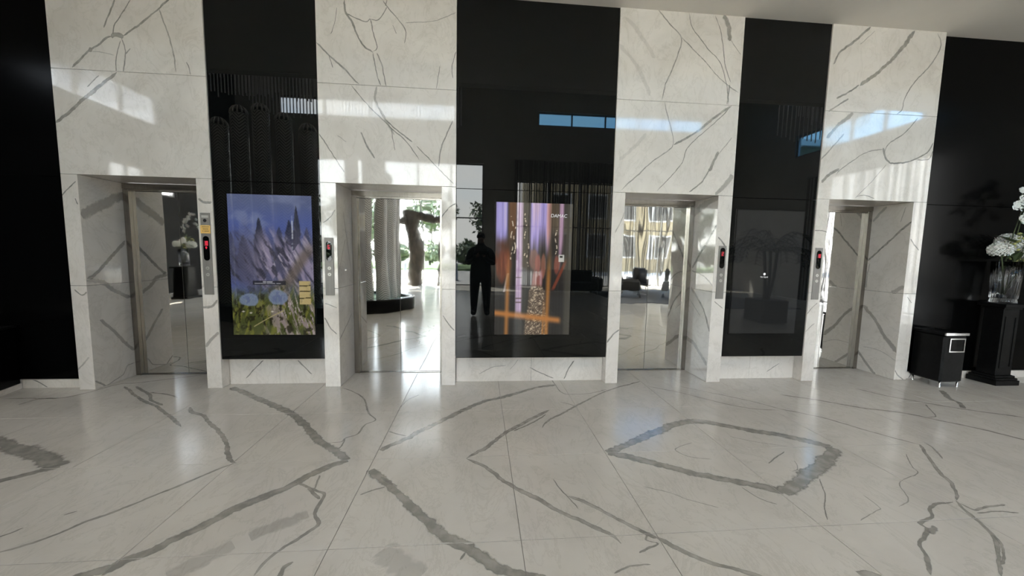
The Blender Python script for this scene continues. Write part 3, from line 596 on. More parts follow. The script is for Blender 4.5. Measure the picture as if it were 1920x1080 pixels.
def window(n, label, axis, at, hole, nu, nz, glass):
    u0, u1, z0, z1 = hole; t = structure('window_%d' % n, label, None, None, 'window')
    def bx(mb, ua, ub, za, zb, w):
        if axis == 'y': mb.box(ua, ub, at-.12-w, at-.12+w, za, zb)
        else: mb.box(at-w, at+w, ua, ub, za, zb)
    f = MB()
    for k in range(nu+1):
        u = u0+(u1-u0)*k/nu; u = min(max(u, u0+.03), u1-.03); bx(f, u-.03, u+.03, z0, z1, .04)
    for z in nz: bx(f, u0, u1, z-.025, z+.025, .035)
    f.build('window_frame', M['frame'], t)
    zz = [z0]+list(nz)+[z1]; zz = sorted(set(zz))
    for k in range(nu):
        for a, b in zip(zz[:-1], zz[1:]):
            if b-a < .1: continue
            g = MB(); bx(g, u0+(u1-u0)*k/nu+.02, u0+(u1-u0)*(k+1)/nu-.02, a+.015, b-.015, .005); g.build('pane', M[glass], t)
window(1, 'tall lobby window behind the white woven columns', 'y', BACK, HB[0], 5, [.04, 2.9, 5.12], 'glass')
window(2, 'tall lobby window behind the string curtain', 'y', BACK, HB[1], 6, [.04, 2.6, 4.47], 'glass')
window(3, 'high strip window above the woven columns', 'y', BACK, HB[2], 4, [6.83, 7.47], 'glass')
window(4, 'high blue tinted strip window above the string curtain', 'y', BACK, HB[3], 5, [6.83, 7.34], 'blue_glass')
window(5, 'high strip window in the dark left wall', 'x', -9.7, HL[0], 3, [5.03, 5.82], 'film_glass')
window(6, 'small window low in the dark left wall', 'x', -9.7, HL[1], 2, [3.03, 3.67], 'film_glass')
window(7, 'tall curtained window in the right wall', 'x', 11.3, HR[0], 4, [.04, 4.07], 'film_glass')
window(8, 'high tinted strip window in the right wall', 'x', 11.3, HR[1], 4, [5.03, 5.72], 'blue_glass')

# ------------------------------------------------------------------ black counter, bin, pedestal
t = thing('counter', 'low black glossy counter on a white marble plinth at the left wall', 'counter', (-4.585, .07, 0), math.radians(14))
MB().box(-1.9, 0, -.6, -.012, .055, .625, ch=.006).build('counter_body', M['black_side'], t)
MB().box(-1.9, .004, -.604, -.008, 0, .055, ch=.002).build('plinth', M['marble'], t)
MB().box(-1.9, .008, -.608, -.004, .625, .643, ch=.004).build('counter_top', M['black_lacquer'], t)

t = thing('litter_bin', 'black box litter bin with chrome rim and square opening beside the pedestal', 'bin', (5.395, -.125, 0))
bw, bd, z0, z1 = .142, .165, .065, .61
mb = MB(); mb.box(-bw, bw, -bd+.006, bd, z0, z1, ch=.018)
mb.build('bin_body', M['black_lacquer'], t)
fr = MB()
ox0, ox1, oz0, oz1 = -.075, .095, .43, .565
for a in ((ox0-.012, ox1+.012, oz1, oz1+.012), (ox0-.012, ox1+.012, oz0-.012, oz0), (ox0-.012, ox0, oz0, oz1), (ox1, ox1+.012, oz0, oz1)): fr.box(a[0], a[1], -bd-.004, -bd+.012, a[2], a[3])
fr.build('opening_frame', M['chrome'], t)
MB().box(ox0, ox1, -bd+.001, -bd+.008, oz0, oz1).build('opening', M['black_side'], t)
rim = MB()
rim.box(-bw-.004, bw+.004, -bd-.004, -bd+.012, z1, z1+.028).build('chrome_rim', M['chrome'], t)
rim = MB()
for a in ((-bw-.004, bw+.004, bd-.012, bd+.004), (-bw-.004, -bw+.012, -bd+.012, bd-.012), (bw-.012, bw+.004, -bd+.012, bd-.012)): rim.box(a[0], a[1], a[2], a[3], z1, z1+.028)
rim.build('dark_reflection_rim', M['black_lacquer'], t)  # chrome rim's other sides coloured black, standing in for their dark reflection
MB().box(-bw+.02, bw-.02, -bd+.02, bd-.02, z1+.002, z1+.016).build('ash_tray', M['black_lacquer'], t)
for sx in (-1, 1):
    for sy in (-1, 1): MB().lathe([(.012, 0), (.014, .004), (.009, .01), (.009, .066)], sx*(bw-.03), sy*(bd-.03), 12).build('foot', M['chrome'], t, True)

t = thing('pedestal', 'black square pedestal with stepped base carrying the flower vase', 'pedestal', (6.20, -.095, 0))
MB().box(-.155, .155, -.15, .13, 0, .06, ch=.003).box(-.145, .145, -.14, .12, .06, .085, ch=.006).box(-.13, .13, -.125, .105, .085, .11, ch=.006).build('pedestal_base', M['black_lacquer'], t)
mb = MB().box(-.105, .105, -.10, .08, .11, .90, ch=.004)
mb.build('shaft', M['black_lacquer'], t)
pan = MB()
for a in ((-.075, .075, .2, .215), (-.075, .075, .80, .815), (-.075, -.06, .215, .8), (.06, .075, .215, .8)): pan.box(a[0], a[1], -.106, -.099, a[2], a[3])
pan.build('panel_moulding', M['black_lacquer'], t)
MB().box(-.12, .12, -.115, .095, .90, .925, ch=.005).box(-.145, .145, -.14, .12, .925, .965, ch=.004).build('pedestal_top', M['black_lacquer'], t)

def vase(name, label, x, y, z):
    t = thing(name, label, 'vase', (x, y, z))
    o = [(.075, 0), (.105, .004), (.105, .028), (.098, .045), (.108, .06), (.118, .3), (.125, .49)]
    i = [(.117, .488), (.110, .3), (.098, .07), (.0, .06)]
    MB().lathe(o+i, n=96, flute=.018, nf=24).build('vase_body', M['crystal'], t, True)
    return t
vase('vase', 'fluted crystal vase of white flowers on the black pedestal', 6.20, -.105, .966)

# flowers ----------------------------------------------------------------
def petal_flower(r, n, rnd, cup=.35):
    """one blossom as vertices facing +z"""
    V, F = [], []
    for k in range(n):
        a = 2*PI*k/n+rnd.random()*.3
        def pt(l, w, z): return (r*(l*math.cos(a)-w*math.sin(a)), r*(l*math.sin(a)+w*math.cos(a)), r*z)
        i = len(V)
        V += [pt(.08, 0, 0), pt(.45, .32, .12*cup), pt(.85, .34, .5*cup), pt(1.02, 0, .75*cup), pt(.85, -.34, .5*cup), pt(.45, -.32, .12*cup), pt(.55, 0, .02)]
        for q in ((0, 1, 6), (1, 2, 6), (2, 3, 6), (3, 4, 6), (4, 5, 6), (5, 0, 6)): F.append(tuple(i+c for c in q))
    return V, F
def petal_mesh(name, r, n, seed, cup=.35, mat='petal'):
    V, F = petal_flower(r, n, random.Random(seed), cup)
    me = bpy.data.meshes.new(name); me.from_pydata(V, [], F); me.materials.append(M[mat]); me.polygons.foreach_set('use_smooth', [True]*len(F)); return me
FLORET = [petal_mesh('floret', .023, 4, s) for s in range(3)]
ORCHID = [petal_mesh('blossom', .052, 5, s, .55) for s in range(3)]
BLOB = MB()
b_ = bmesh.new(); bmesh.ops.create_icosphere(b_, subdivisions=1, radius=.011); BLOB.add_bm(b_)
BERRY = BLOB.mesh('berry', M['berry'], True)
def face(o, d): o.rotation_euler = Vector(d).to_track_quat('Z', 'Y').to_euler()
def hydrangea(label, cx, cy, cz, R, root, seed, n=70, sq=.85):
    rnd = random.Random(seed)
    t = thing('hydrangea', label, 'flower', root, group=None)
    c = Vector((cx, cy, cz))-Vector(root)
    MB().tube([(0, 0, 0), tuple(c*.6+Vector((0, 0, .06))), tuple(c)], .006).build('stem', M['stem'], t, True)
    for k in range(n):
        z = 1-1.75*(k+.5)/n; a = k*2.39996; s = math.sqrt(max(0, 1-z*z)); d = Vector((s*math.cos(a), s*math.sin(a), z*sq))
        o = link('floret', FLORET[k % 3], t); o.location = c+d*R*(.95+.12*rnd.random()); face(o, d+Vector((rnd.uniform(-.3, .3),)*3)); o.scale = (rnd.uniform(1.0, 1.35),)*3
def orchid(label, root, path, seed, n=13):
    rnd = random.Random(seed); t = thing('orchid_spray', label, 'flower', root)
    P_ = [Vector(p)-Vector(root) for p in path]
    pts = densify3(P_, 8)
    MB().tube(pts, [.006-.003*i/len(pts) for i in range(len(pts))], 6).build('stem', M['stem'], t, True)
    m = len(pts)
    for k in range(n):
        f = .46+.54*k/(n-1); p = pts[min(m-1, int(f*(m-1)))]
        off = Vector((rnd.uniform(-1, 1), rnd.uniform(-.9, .1), rnd.uniform(-.7, .5))).normalized()*.055
        o = link('blossom', ORCHID[k % 3], t); o.location = p+off; face(o, Vector((off.x*5, -.8, off.z*3+.15))); o.scale = (rnd.uniform(.85, 1.15)*(1-.35*k/n),)*3
def densify3(P_, k):
    out = []
    for i in range(len(P_)-1):
        p0, p1, p2, p3 = P_[max(i-1, 0)], P_[i], P_[i+1], P_[min(i+2, len(P_)-1)]
        for j in range(k):
            t = j/k; out.append(.5*((2*p1)+(p2-p0)*t+(2*p0-5*p1+4*p2-p3)*t*t+(3*p1-p0-3*p2+p3)*t**3))
    out.append(P_[-1]); return out
LEAF = bpy.data.meshes.new('leaf')
LEAF.from_pydata([(0, 0, 0), (.03, .05, .008), (.036, .10, .004), (0, .19, -.02), (-.036, .10, .004), (-.03, .05, .008), (0, .09, -.006)], [], [(0, 1, 6), (1, 2, 6), (2, 3, 6), (3, 4, 6), (4, 5, 6), (5, 0, 6)])
LEAF.materials.append(M['leaf']); 
def greenery(label, root, c, R, seed, n=90, leaves=14):
    rnd = random.Random(seed); t = thing('green_filler', label, 'flower', root); c = Vector(c)-Vector(root)
    st = MB()
    for k in range(7):
        d = Vector((rnd.uniform(-1, 1), rnd.uniform(-.8, .8), rnd.uniform(-.2, .9)))*R*.8; st.tube([(0, 0, 0), tuple(c*.6), tuple(c+d)], .004, 5)
    st.build('stem', M['stem'], t, True)
    for k in range(n):
        d = Vector((rnd.gauss(0, .5), rnd.gauss(0, .4), rnd.gauss(0, .5))); d = d.normalized()*min(1.05, d.length+.35)
        o = link('berry', BERRY, t); o.location = c+d*R; o.scale = (rnd.uniform(.8, 1.6),)*3
    for k in range(leaves):
        d = Vector((rnd.uniform(-1, 1), rnd.uniform(-1, .3), rnd.uniform(-.8, .7))).normalized()
        o = link('leaf', LEAF, t); o.location = c+d*R*.55; o.rotation_euler = d.to_track_quat('Y', 'Z').to_euler()
def bouquet(x, y, z, where, right):
    r0 = (x, y, z+.075)
    hydrangea('white hydrangea head low at the left of the vase %s' % where, x-.235, y-.07, z+.625, .092, r0, 1+right)
    hydrangea('white hydrangea head low at the right of the vase %s' % where, x+.22, y-.03, z+.60, .11, (x+.02, y, z+.075), 3+right)
    hydrangea('white hydrangea head in the middle behind the green blossoms %s' % where, x+.03, y+.04, z+.72, .10, (x, y+.02, z+.075), 5+right)
    greenery('yellow green blossoms spilling over the vase rim %s' % where, (x-.02, y-.02, z+.075), (x+.03, y-.10, z+.66), .16, 8+right)
    orchid('tall white orchid spray leaning left above the vase %s' % where, (x-.03, y+.01, z+.075), [(x-.03, y+.01, z+.075), (x-.07, y-.02, z+.5), (x-.03, y-.03, z+.8), (x+.06, y-.05, z+1.32), (x-.04, y-.07, z+1.28), (x-.17, y-.09, z+1.07)], 11+right, 22)
    orchid('tall white orchid spray leaning right above the vase %s' % where, (x+.03, y+.02, z+.075), [(x+.03, y+.02, z+.075), (x+.06, y, z+.5), (x+.05, y-.02, z+.9), (x+.18, y-.02, z+1.45), (x+.28, y-.04, z+1.32), (x+.36, y-.05, z+1.05)], 17+right, 16)
bouquet(6.20, -.105, .966, 'on the right pedestal', 0)

# ------------------------------------------------------------------ call panels
SEG = {'0': 'abcdef', '1': 'bc', '2': 'abged', '6': 'acdefg', 'G': 'acdef', '8': 'abcdefg'}
def seven(mb, ch, cx, cz, w, h, y, th):
    L = {'a': (-w, w, h-th, h), 'g': (-w, w, -th/2, th/2), 'd': (-w, w, -h, -h+th), 'f': (-w, -w+th, 0, h), 'b': (w-th, w, 0, h), 'e': (-w, -w+th, -h, 0), 'c': (w-th, w, -h, 0)}
    for s in SEG[ch]:
        a = L[s]; mb.box(cx+a[0], cx+a[1], y-.001, y, cz+a[2], cz+a[3])
def stadium(cx, cz, w, h, y0, y1, n=10):
    mb = MB(); pts = []
    for k in range(n+1): a = PI*k/n; pts.append((cx+w*math.cos(a), cz+h-w+w*math.sin(a)))
    for k in range(n+1): a = PI+PI*k/n; pts.append((cx+w*math.cos(a), cz-h+w+w*math.sin(a)))
    m = len(pts); mb.v = [(x, y0, z) for x, z in pts]+[(x, y1, z) for x, z in pts]
    mb.f = [tuple(range(m-1, -1, -1)), tuple(range(m, 2*m))]+[(k, (k+1) % m, m+(k+1) % m, m+k) for k in range(m)]; mb.m = [0]*len(mb.f); return mb
def call_panel(cx, z0, z1, disp, digits, label, arrow=None, key=False):
    t = thing('call_panel', label, 'lift panel', (cx, 0, 0), group='lift call panels')
    MB().box(-.045, .045, -.008, .0, z0, z1, ch=.0015).build('faceplate', M['plate'], t)
    zc, hh = disp
    stadium(0, zc, .028, hh, -.011, -.007).build('display_window', M['black_glass'], t)
    MB().box(-.020, .020, -.0117, -.0112, zc+hh*.18, zc+hh*.62).build('display_glow', M['red_glow'], t)
    mb = MB(); n = len(digits)
    for k, ch in enumerate(digits): seven(mb, ch, (k-(n-1)/2)*.019, zc+hh*.42, .0075, .021, -.0122, .0042)
    mb.build('floor_number', M['red'], t)
    if arrow:
        a = MB(); zz = zc+hh*.07
        a.box(-.003, .003, -.0125, -.0117, zz-.015, zz+.012); a.box(-.009, .009, -.0125, -.0117, zz-.004, zz+.002); a.build('arrow', M['red'], t)
    zb = zc-hh-.075
    for dz, sgn in ((0, 1), (-.065, -1)):
        b = stadium(0, zb+dz, .017, .017, -.0105, -.007).build('call_button', M['button'], t)
        g = MB(); g.v = [(-.008, -.0112, zb+dz-.005*sgn), (.008, -.0112, zb+dz-.005*sgn), (0, -.0112, zb+dz+.007*sgn)]; g.f = [(0, 1, 2)]; g.m = [0]; g.build('button_arrow', M['plate'], b)
    if key:
        stadium(0, 1.715, .016, .016, -.0115, -.007).build('key_switch', M['chrome'], t)
        MB().box(-.006, .004, -.0125, -.0113, 1.705, 1.727).build('keyhole', M['backing'], t)
        MB().box(-.032, .032, -.009, -.0075, 1.742, 1.766).build('engraved_sign', M['button'], t)
        s = MB().box(-.047, .045, -.0095, -.0078, 1.588, 1.668).build('notice_sticker', M['sticker'], t); s['label'] = 'orange paper notice sticker with dark lines'
        ink = MB()
        for k, (w0, w1) in enumerate(((-.034, .034), (-.026, .028), (-.030, -.020), (-.012, .032))): ink.box(w0, w1, -.0101, -.0095, 1.650-.021*min(k, 2), 1.655-.021*min(k, 2))
        ink.build('notice_lines', M['ink'], s)
    return t
call_panel(-2.713, .976, 1.79, (1.44, .122), '10', 'long steel call panel with orange notice beside the far left lift', True, True)
call_panel(-1.537, .98, 1.572, (1.435, .10), 'G', 'steel call panel showing one red digit between left screen and mirror lift')
call_panel(2.715, .975, 1.572, (1.435, .115), '2', 'steel call panel showing a red two left of the dark screen')
call_panel(3.884, .975, 1.572, (1.435, .105), '10', 'steel call panel with red display at the far right lift')

# ------------------------------------------------------------------ display screens
def lin(c): c = np.clip(c, 0, 1); return np.where(c <= .04045, c/12.92, ((c+.055)/1.055)**2.4)
def fbm(u, v, seed, octv=4):
    r = np.random.RandomState(seed); out = np.zeros_like(u); amp = 1.; tot = 0
    for o in range(octv):
        n = 2**o; g = r.rand(64, 64); x = (u*n*1.0) % 63; y = (v*n*1.0) % 63
        xi = x.astype(int); yi = y.astype(int); fx = x-xi; fy = y-yi; fx = fx*fx*(3-2*fx); fy = fy*fy*(3-2*fy)
        a = g[yi, xi]*(1-fx)+g[yi, (xi+1) % 64]*fx; b = g[(yi+1) % 64, xi]*(1-fx)+g[(yi+1) % 64, (xi+1) % 64]*fx
        out += amp*(a*(1-fy)+b*fy); tot += amp; amp *= .55
    return out/tot
def sst(a, b, x): t = np.clip((x-a)/(b-a), 0, 1); return t*t*(3-2*t)
def mixc(c, col, a): return c*(1-a[..., None])+np.array(col)*a[..., None]
def landscape(u, v):
    c = mixc(np.zeros(u.shape+(3,))+np.array([.40, .44, .58]), (.35, .41, .66), sst(1, .75, v))
    c = mixc(c, (.55, .59, .72), sst(.45, .62, fbm(u*3, v*6, 1))*sst(.5, .8, v)*.6)
    for cx, top, w, a in ((.17, .72, .13, .55), (.02, .74, .09, .5), (.36, .84, .085, .85), (.60, .78, .09, .65), (.72, .83, .10, .8), (.81, .93, .05, .9), (.93, .78, .08, .6)):
        ww = w*np.clip((top-v)*5, 0, 1)**.7*(.55+.9*fbm(u*14, v*34, int(cx*100)))
        tone = fbm(u*30, v*14, int(cx*77)+3)[..., None]
        d = sst(ww, ww*.7, np.abs(u-cx))*(v < top)*a*sst(.36, .55, v)
        c = c*(1-d[..., None])+(np.array([.15, .16, .21])+.26*np.clip(tone-.42, 0, 1))*d[..., None]
    s = fbm((u*1.2+v*.9)*14, (v-u*.8)*3, 5); lav = sst(.80, .55, v+.2*(fbm(u*5, v*3, 6)-.5))*sst(.22, .42, v+.25*(fbm(u*4, v*4, 8)-.5))
    c = mixc(c, (.36, .35, .43), lav*.8*sst(.0, .5, u+.3)); c = mixc(c, (.63, .59, .69), lav*sst(.42, .62, s)*sst(.1, .5, u)*.95); c = mixc(c, (.78, .74, .80), lav*sst(.62, .72, fbm((u+v)*26, (v-u)*4, 7))*sst(.3, .5, u)*.8)
    c = mixc(c, (.22, .22, .27), lav*sst(.56, .68, fbm((u*.8+v)*22, (v-u)*5, 9))*.8)
    rid = (u-.60)-(v-.36)*1.1; c = mixc(c, (.45, .40, .36), sst(.12, .02, np.abs(rid-.06))*sst(.28, .4, v)*sst(.72, .58, v)*(u > .45)*.75)
    gr = sst(.40, .24, v+.14*(fbm(u*5, v*5, 11)-.5)); s2 = fbm((u-v*.6)*26, (v+u*.5)*8, 12)
    c = mixc(c, (.31, .33, .14), gr*.92); c = mixc(c, (.50, .50, .22), gr*sst(.48, .66, s2)*.8)
    c = mixc(c, (.63, .57, .56), gr*sst(.46, .60, fbm((u+v*.6)*30, (v-u*.5)*7, 15))*sst(.25, .6, u)*.95)
    c = mixc(c, (.80, .74, .74), gr*sst(.60, .70, fbm((u+v*.4)*50, (v-u*.5)*16, 17))*sst(.35, .6, u)*.8)
    c = mixc(c, (.15, .14, .09), gr*sst(.56, .68, fbm(u*24, v*26, 16))*.8)
    for cx, cz, rx, ry in ((.20, .255, .13, .05), (.56, .275, .12, .055)):
        e = ((u-cx)/rx)**2+((v-cz)/ry)**2+1.1*(fbm(u*9, v*12, 18)-.5); c = mixc(c, (.52, .58, .70), sst(1.1, .7, e)*.85); c = mixc(c, (.38, .42, .58), sst(.7, .2, e)*sst(.5, .6, fbm(u*20, v*20, 19))*.6)
    c = mixc(c, (.80, .72, .50), (np.abs(u-.89) < .07)*(np.abs(v-.31) < .085)*sst(.2, .5, fbm(u*12, v*12, 20))*1.0)
    for k in (.27, .32, .36): c = mixc(c, (.25, .21, .12), (np.abs(v-k-.03*(u-.9)) < .004)*(np.abs(u-.89) < .07)*.9)
    for cx, cz in ((.13, .17), (.22, .16), (.48, .17)): c = mixc(c, (.95, .92, .85), sst(.012, .004, np.abs(v-cz)*1.2+np.abs(u-cx)*.4)*.8)
    c = mixc(c, (.85, .87, .90), sst(.010, .006, np.abs(u-.755-(v-.7)*.03))*(v > .60)*(v < .86)*sst(.3, .5, fbm(u, v*30, 24))*.8)
    st = np.abs((v-.06)-np.sin(np.clip((u-.25)*2.2, 0, 1.6))*.16); c = mixc(c, (.75, .70, .50), sst(.006, .002, st)*(u > .25)*(u < .62)*.8)
    c = mixc(c, (.16, .16, .19), (np.abs(u-.46) < .2)*(np.abs(v-.378) < .016)*.8)
    for k in (.385, .374): c = mixc(c, (.75, .75, .78), (np.abs(u-.44) < (.06 if k > .38 else .16))*(np.abs(v-k) < .0028)*(fbm(u*60, v, 22) > .42)*.9)
    return c
def fashion(u, v):
    c = np.zeros(u.shape+(3,))+np.array([.29, .27, .25]); c = mixc(c, (.22, .21, .20), sst(.55, .3, v))
    c = c*(.85+.5*(fbm(u*40, v*1.5, 30, 3)-.35))[..., None]
    st = fbm(u*22, v*1.0, 31, 3); fine = fbm(u*60, v*2.2, 32, 3)
    def streak(u0, u1, v0, col, a, soft=.02):
        nonlocal c
        m = sst(u0-soft, u0+soft, u)*sst(u1+soft, u1-soft, u)*sst(v0-.04, v0+.20, v+.30*(st-.5))*a
        c = c*(1-m[..., None])+np.array(col)*(.72+.62*fine)[..., None]*m[..., None]
    streak(0, .15, .62, (.74, .70, .97), 1.); streak(.17, .26, .68, (.56, .40, .28), .8); streak(.45, .70, .60, (.76, .70, .97), 1.); streak(.48, .58, .78, (.88, .76, .82), .7)
    streak(.66, .72, .62, (.82, .60, .52), .8); streak(.83, .88, .55, (.90, .74, .86), .9); streak(.72, .82, .70, (.45, .38, .30), .7)
    m = sst(.255, .285, u)*sst(.365, .335, u)*sst(.13, .2, v); c = c*(1-m[..., None])+np.array([.78, .66, .80])*(.72+.55*fine)[..., None]*m[..., None]
    c = mixc(c, (.34, .25, .25), (np.abs(u-.31) < .04)*((np.abs(v-.44) < .004)+(np.abs(v-.28) < .006)+(np.abs(v-.25) < .004))*.7)
    e = ((u-.10)/.10)**2+((v-.545)/.15)**2+1.5*(fbm(u*16, v*5, 37)-.5); c = mixc(c, (.50, .26, .18), sst(1.2, .5, e)*.85); c = mixc(c, (.74, .45, .36), sst(.6, .1, e)*sst(.35, .6, fine)*.8)
    c = mixc(c, (.36, .22, .14), sst(.12, .05, np.abs(u-.10))*sst(.62, .68, v)*sst(.76, .68, v)*.7)
    c = mixc(c, (.82, .78, .78), sst(.02, .008, np.abs((u-.15)-(v-.42)*.35))*(v > .33)*(v < .47)*.8)
    hair = ((u-.50)/.06)**2+((v-.57)/.085)**2+1.2*(fbm(u*26, v*6, 38)-.5); c = mixc(c, (.62, .48, .44), sst(1.2, .6, hair)*.85)
    fc = ((u-.555)/.04)**2+((v-.55)/.075)**2+1.0*(fine-.5); c = mixc(c, (.72, .46, .42), sst(1.2, .5, fc)*.85)
    hr = ((u-.63)/.035)**2+((v-.53)/.09)**2+1.0*(fine-.5); c = mixc(c, (.66, .44, .36), sst(1.2, .5, hr)*.8)
    body = np.abs(u-.565-.018*np.sin(v*13)); c = mixc(c, (.68, .42, .38), sst(.085, .05, body)*sst(.34, .38, v)*sst(.53, .46, v)*.9); c = mixc(c, (.88, .74, .78), sst(.03, .0, np.abs(u-.60))*sst(.36, .4, v)*sst(.52, .46, v)*.6)
    arm = np.abs((u-.80)-(v-.40)*.75); c = mixc(c, (.60, .30, .22), sst(.03, .012, arm)*sst(.33, .37, v)*sst(.60, .54, v)*(u > .6)*.8)
    c = mixc(c, (.66, .36, .30), sst(1.1, .5, ((u-.81)/.04)**2+((v-.54)/.085)**2+1.0*(fine-.5))*.75)
    dr = sst(.12, .09, np.abs(u-.55)-.05*sst(.3, .0, v)+.05*sst(.33, .39, v))*sst(.40, .36, v); c = mixc(c, (.50, .43, .36), dr*.95)
    sp = fbm(u*70, v*120, 41, 2); c = mixc(c, (.90, .82, .70), dr*sst(.58, .74, sp)*.9); c = mixc(c, (.27, .22, .19), dr*sst(.45, .3, sp)*.6)
    for cu, w, v0, v1 in ((.165, .030, 0, .72), (.700, .030, .0, .74), (.65, .014, 0, .36)): c = mixc(c, (.80, .54, .28), sst(w*1.6, 0, np.abs(u-cu-(v-.4)*.03))*(v > v0)*sst(v1, v1-.35, v)*.85)
    c = mixc(c, (.84, .55, .28), sst(.040, .0, np.abs(v-.168+.065*u))*sst(.90, .84, u)*.95)
    for cu, v0, v1 in ((.21, .55, .9), (.385, .58, .92), (.245, .62, .82), (.79, .62, .82), (.42, .5, .7)):
        d = sst(.010, .003, np.abs(u-cu-.012*np.sin(v*40)))*(v > v0)*(v < v1)*sst(.48, .60, fbm(u*3, v*60, int(cu*999), 2)); c = mixc(c, (.97, .90, .80), d)
    c = mixc(c, (.92, .92, .88), (np.abs(u-.865) < .036)*(np.abs(v-.59) < .028)*.95); c = mixc(c, (.2, .2, .18), (np.abs(u-.865) < .02)*(np.abs(v-.603) < .008)*.9)
    c = mixc(c, (.40, .39, .34), sst(.88, .95, u)*.6)
    return c
def off_screen(u, v): return np.zeros(u.shape+(3,))+np.array([.165, .170, .170])
def screen(x0, x1, z0, z1, label, fn, nu, nv, strength):
    t = thing('display_screen', label, 'screen', ((x0+x1)/2, 0, 0), group='wall screens'); cx = (x0+x1)/2
    w = (x1-x0)/2
    MB().box(-w-.012, w+.012, .004, .012, z0-.012, z1+.012, ch=.001).build('bezel', M['black_glass'], t)
    U, V = np.meshgrid(np.linspace(0, 1, nu+1), np.linspace(0, 1, nv+1)); col = lin(fn(U, V))
    verts = np.stack([-w+2*w*U, np.full_like(U, .003), z0+(z1-z0)*V], -1).reshape(-1, 3)
    idx = np.arange((nu+1)*(nv+1)).reshape(nv+1, nu+1); F = np.stack([idx[:-1, :-1], idx[:-1, 1:], idx[1:, 1:], idx[1:, :-1]], -1).reshape(-1, 4)
    me = bpy.data.meshes.new('picture'); me.from_pydata(verts.tolist(), [], F.tolist()); me.materials.append(attr_emitter('screen_'+fn.__name__, strength))
    a = me.attributes.new('picture', 'FLOAT_COLOR', 'POINT'); rgba = np.ones((verts.shape[0], 4), 'f'); rgba[:, :3] = col.reshape(-1, 3); a.data.foreach_set('color', rgba.ravel())
    link('picture', me, t); return t
def text(body, size, x, y, z, mat, parent, shear=0, name='lettering', align='CENTER'):
    c = bpy.data.curves.new(name, 'FONT'); c.body = body; c.size = size; c.align_x = align; c.align_y = 'CENTER'; c.extrude = .0004; c.shear = shear
    c.materials.append(mat); o = bpy.data.objects.new(name, c); COL.objects.link(o); o.parent = parent; bpy.context.view_layer.update(); me = bpy.data.meshes.new_from_object(o.evaluated_get(bpy.context.evaluated_depsgraph_get())); bpy.data.objects.remove(o)
    o = link(name, me, parent, (x, y, z)); o.rotation_euler = (PI/2, 0, 0); return o
s1 = screen(-2.505, -1.70, .562, 1.985, 'lit wall screen showing a rocky green landscape under blue sky', landscape, 130, 230, .31)
s2 = screen(.17, .995, .562, 1.983, 'lit wall screen showing a glittering dress and lilac streaks', fashion, 150, 260, .31)
s3 = screen(2.868, 3.672, .575, 1.975, 'dark switched-off wall screen between the two right lifts', off_screen, 2, 4, .30)
text('DAMAC', .050, .262, .0005, 1.853, M['text'], s2, .1)
text('No Signal', .024, -.028, .0005, 1.229, M['text'], s3)
MB().lathe([(0, -.0005), (.014, -.0005), (.014, .0005), (0, .0005)], n=16).build('signal_dot', M['dot'], s3, loc=(-.026, .001, 1.262)).rotation_euler = (PI/2, 0, 0)

# ------------------------------------------------------------------ the hall behind the camera, seen in the mirrors and polished stone
t = thing('water_basin', 'black oval water basin at the foot of the woven columns', 'basin', (-3.7, -4.75, 0))
def oval(mb, prof, n=48, mi=0):
    i = len(mb.v)
    for (s, z) in prof:
        for k in range(n): a = 2*PI*k/n; mb.v.append(((2.05+s)*math.cos(a), (1.33+s)*math.sin(a), z))
    for j in range(len(prof)-1):
        for k in range(n): k2 = (k+1) % n; mb.f.append((i+j*n+k, i+j*n+k2, i+(j+1)*n+k2, i+(j+1)*n+k)); mb.m.append(mi)
    return mb
oval(MB(), [(-.03, 0), (0, .02), (0, .29), (-.02, .31), (-.12, .31), (-.14, .29), (-.14, .2)]).build('basin_wall', M['black_lacquer'], t, True)
w_ = MB(); w_.v = [(1.92*math.cos(2*PI*k/48), 1.2*math.sin(2*PI*k/48), .25) for k in range(48)]; w_.f = [tuple(range(48))]; w_.m = [0]; w_.build('water', M['water'], t)
b2 = MB(); b2.v = [(1.95*math.cos(2*PI*k/48), 1.23*math.sin(2*PI*k/48), .02) for k in range(48)]; b2.f = [tuple(range(48))]; b2.m = [0]; b2.build('basin_floor', M['black_lacquer'], t)
def plait(slant, n=62):
    """one eighth of the woven wall: stacked slanted slats"""
    mb = MB(); a0, a1 = -PI/8, PI/8
    for k in range(-1, n+1):
        i = len(mb.v)
        for s in range(5):
            f = s/4; a = a0+(a1-a0)*f; z = (k+.5)/n+(f-.5)*slant*2.0/n; bulge = .05*math.sin(PI*f)
            for dz, rr in ((-.36/n, .94+bulge), (0, 1.0+bulge), (.36/n, .94+bulge)):
                mb.v.append((rr*math.cos(a), rr*math.sin(a), min(1.0, max(0.0, z+dz))))
        for s in range(4):
            for j in (0, 1): q = i+3*s+j; mb.f.append((q, q+3, q+4, q+1)); mb.m.append(0)
    return mb.mesh('plait', M['woven'], True)
PL = {1: plait(1), -1: plait(-1)}
core = MB().lathe([(.82, 0), (.82, 1), (.6, 1.02), (0, 1.03)], n=20).mesh('core', M['core'], True)
cap_ = MB()
for k in range(12):
    a = 2*PI*k/12
    cap_.tube([(math.cos(a)*math.cos(e), math.sin(a)*math.cos(e), math.sin(e)) for e in (0, .4, .8, 1.2, 1.5)], [.11, .10, .08, .06, .03], 5)
cap_ = cap_.mesh('cap', M['woven'], True)
cols = [(-5.50, -4.68, 4.0, .165), (-5.09, -4.68, 4.26, .165), (-4.66, -4.68, 4.32, .165), (-4.20, -4.68, 4.15, .165), (-3.70, -4.68, 3.95, .165), (-2.70, -4.35, 3.62, .135), (-2.38, -4.45, 3.50, .135), (-2.28, -4.95, 3.36, .135), (-2.24, -5.40, 3.15, .13)]
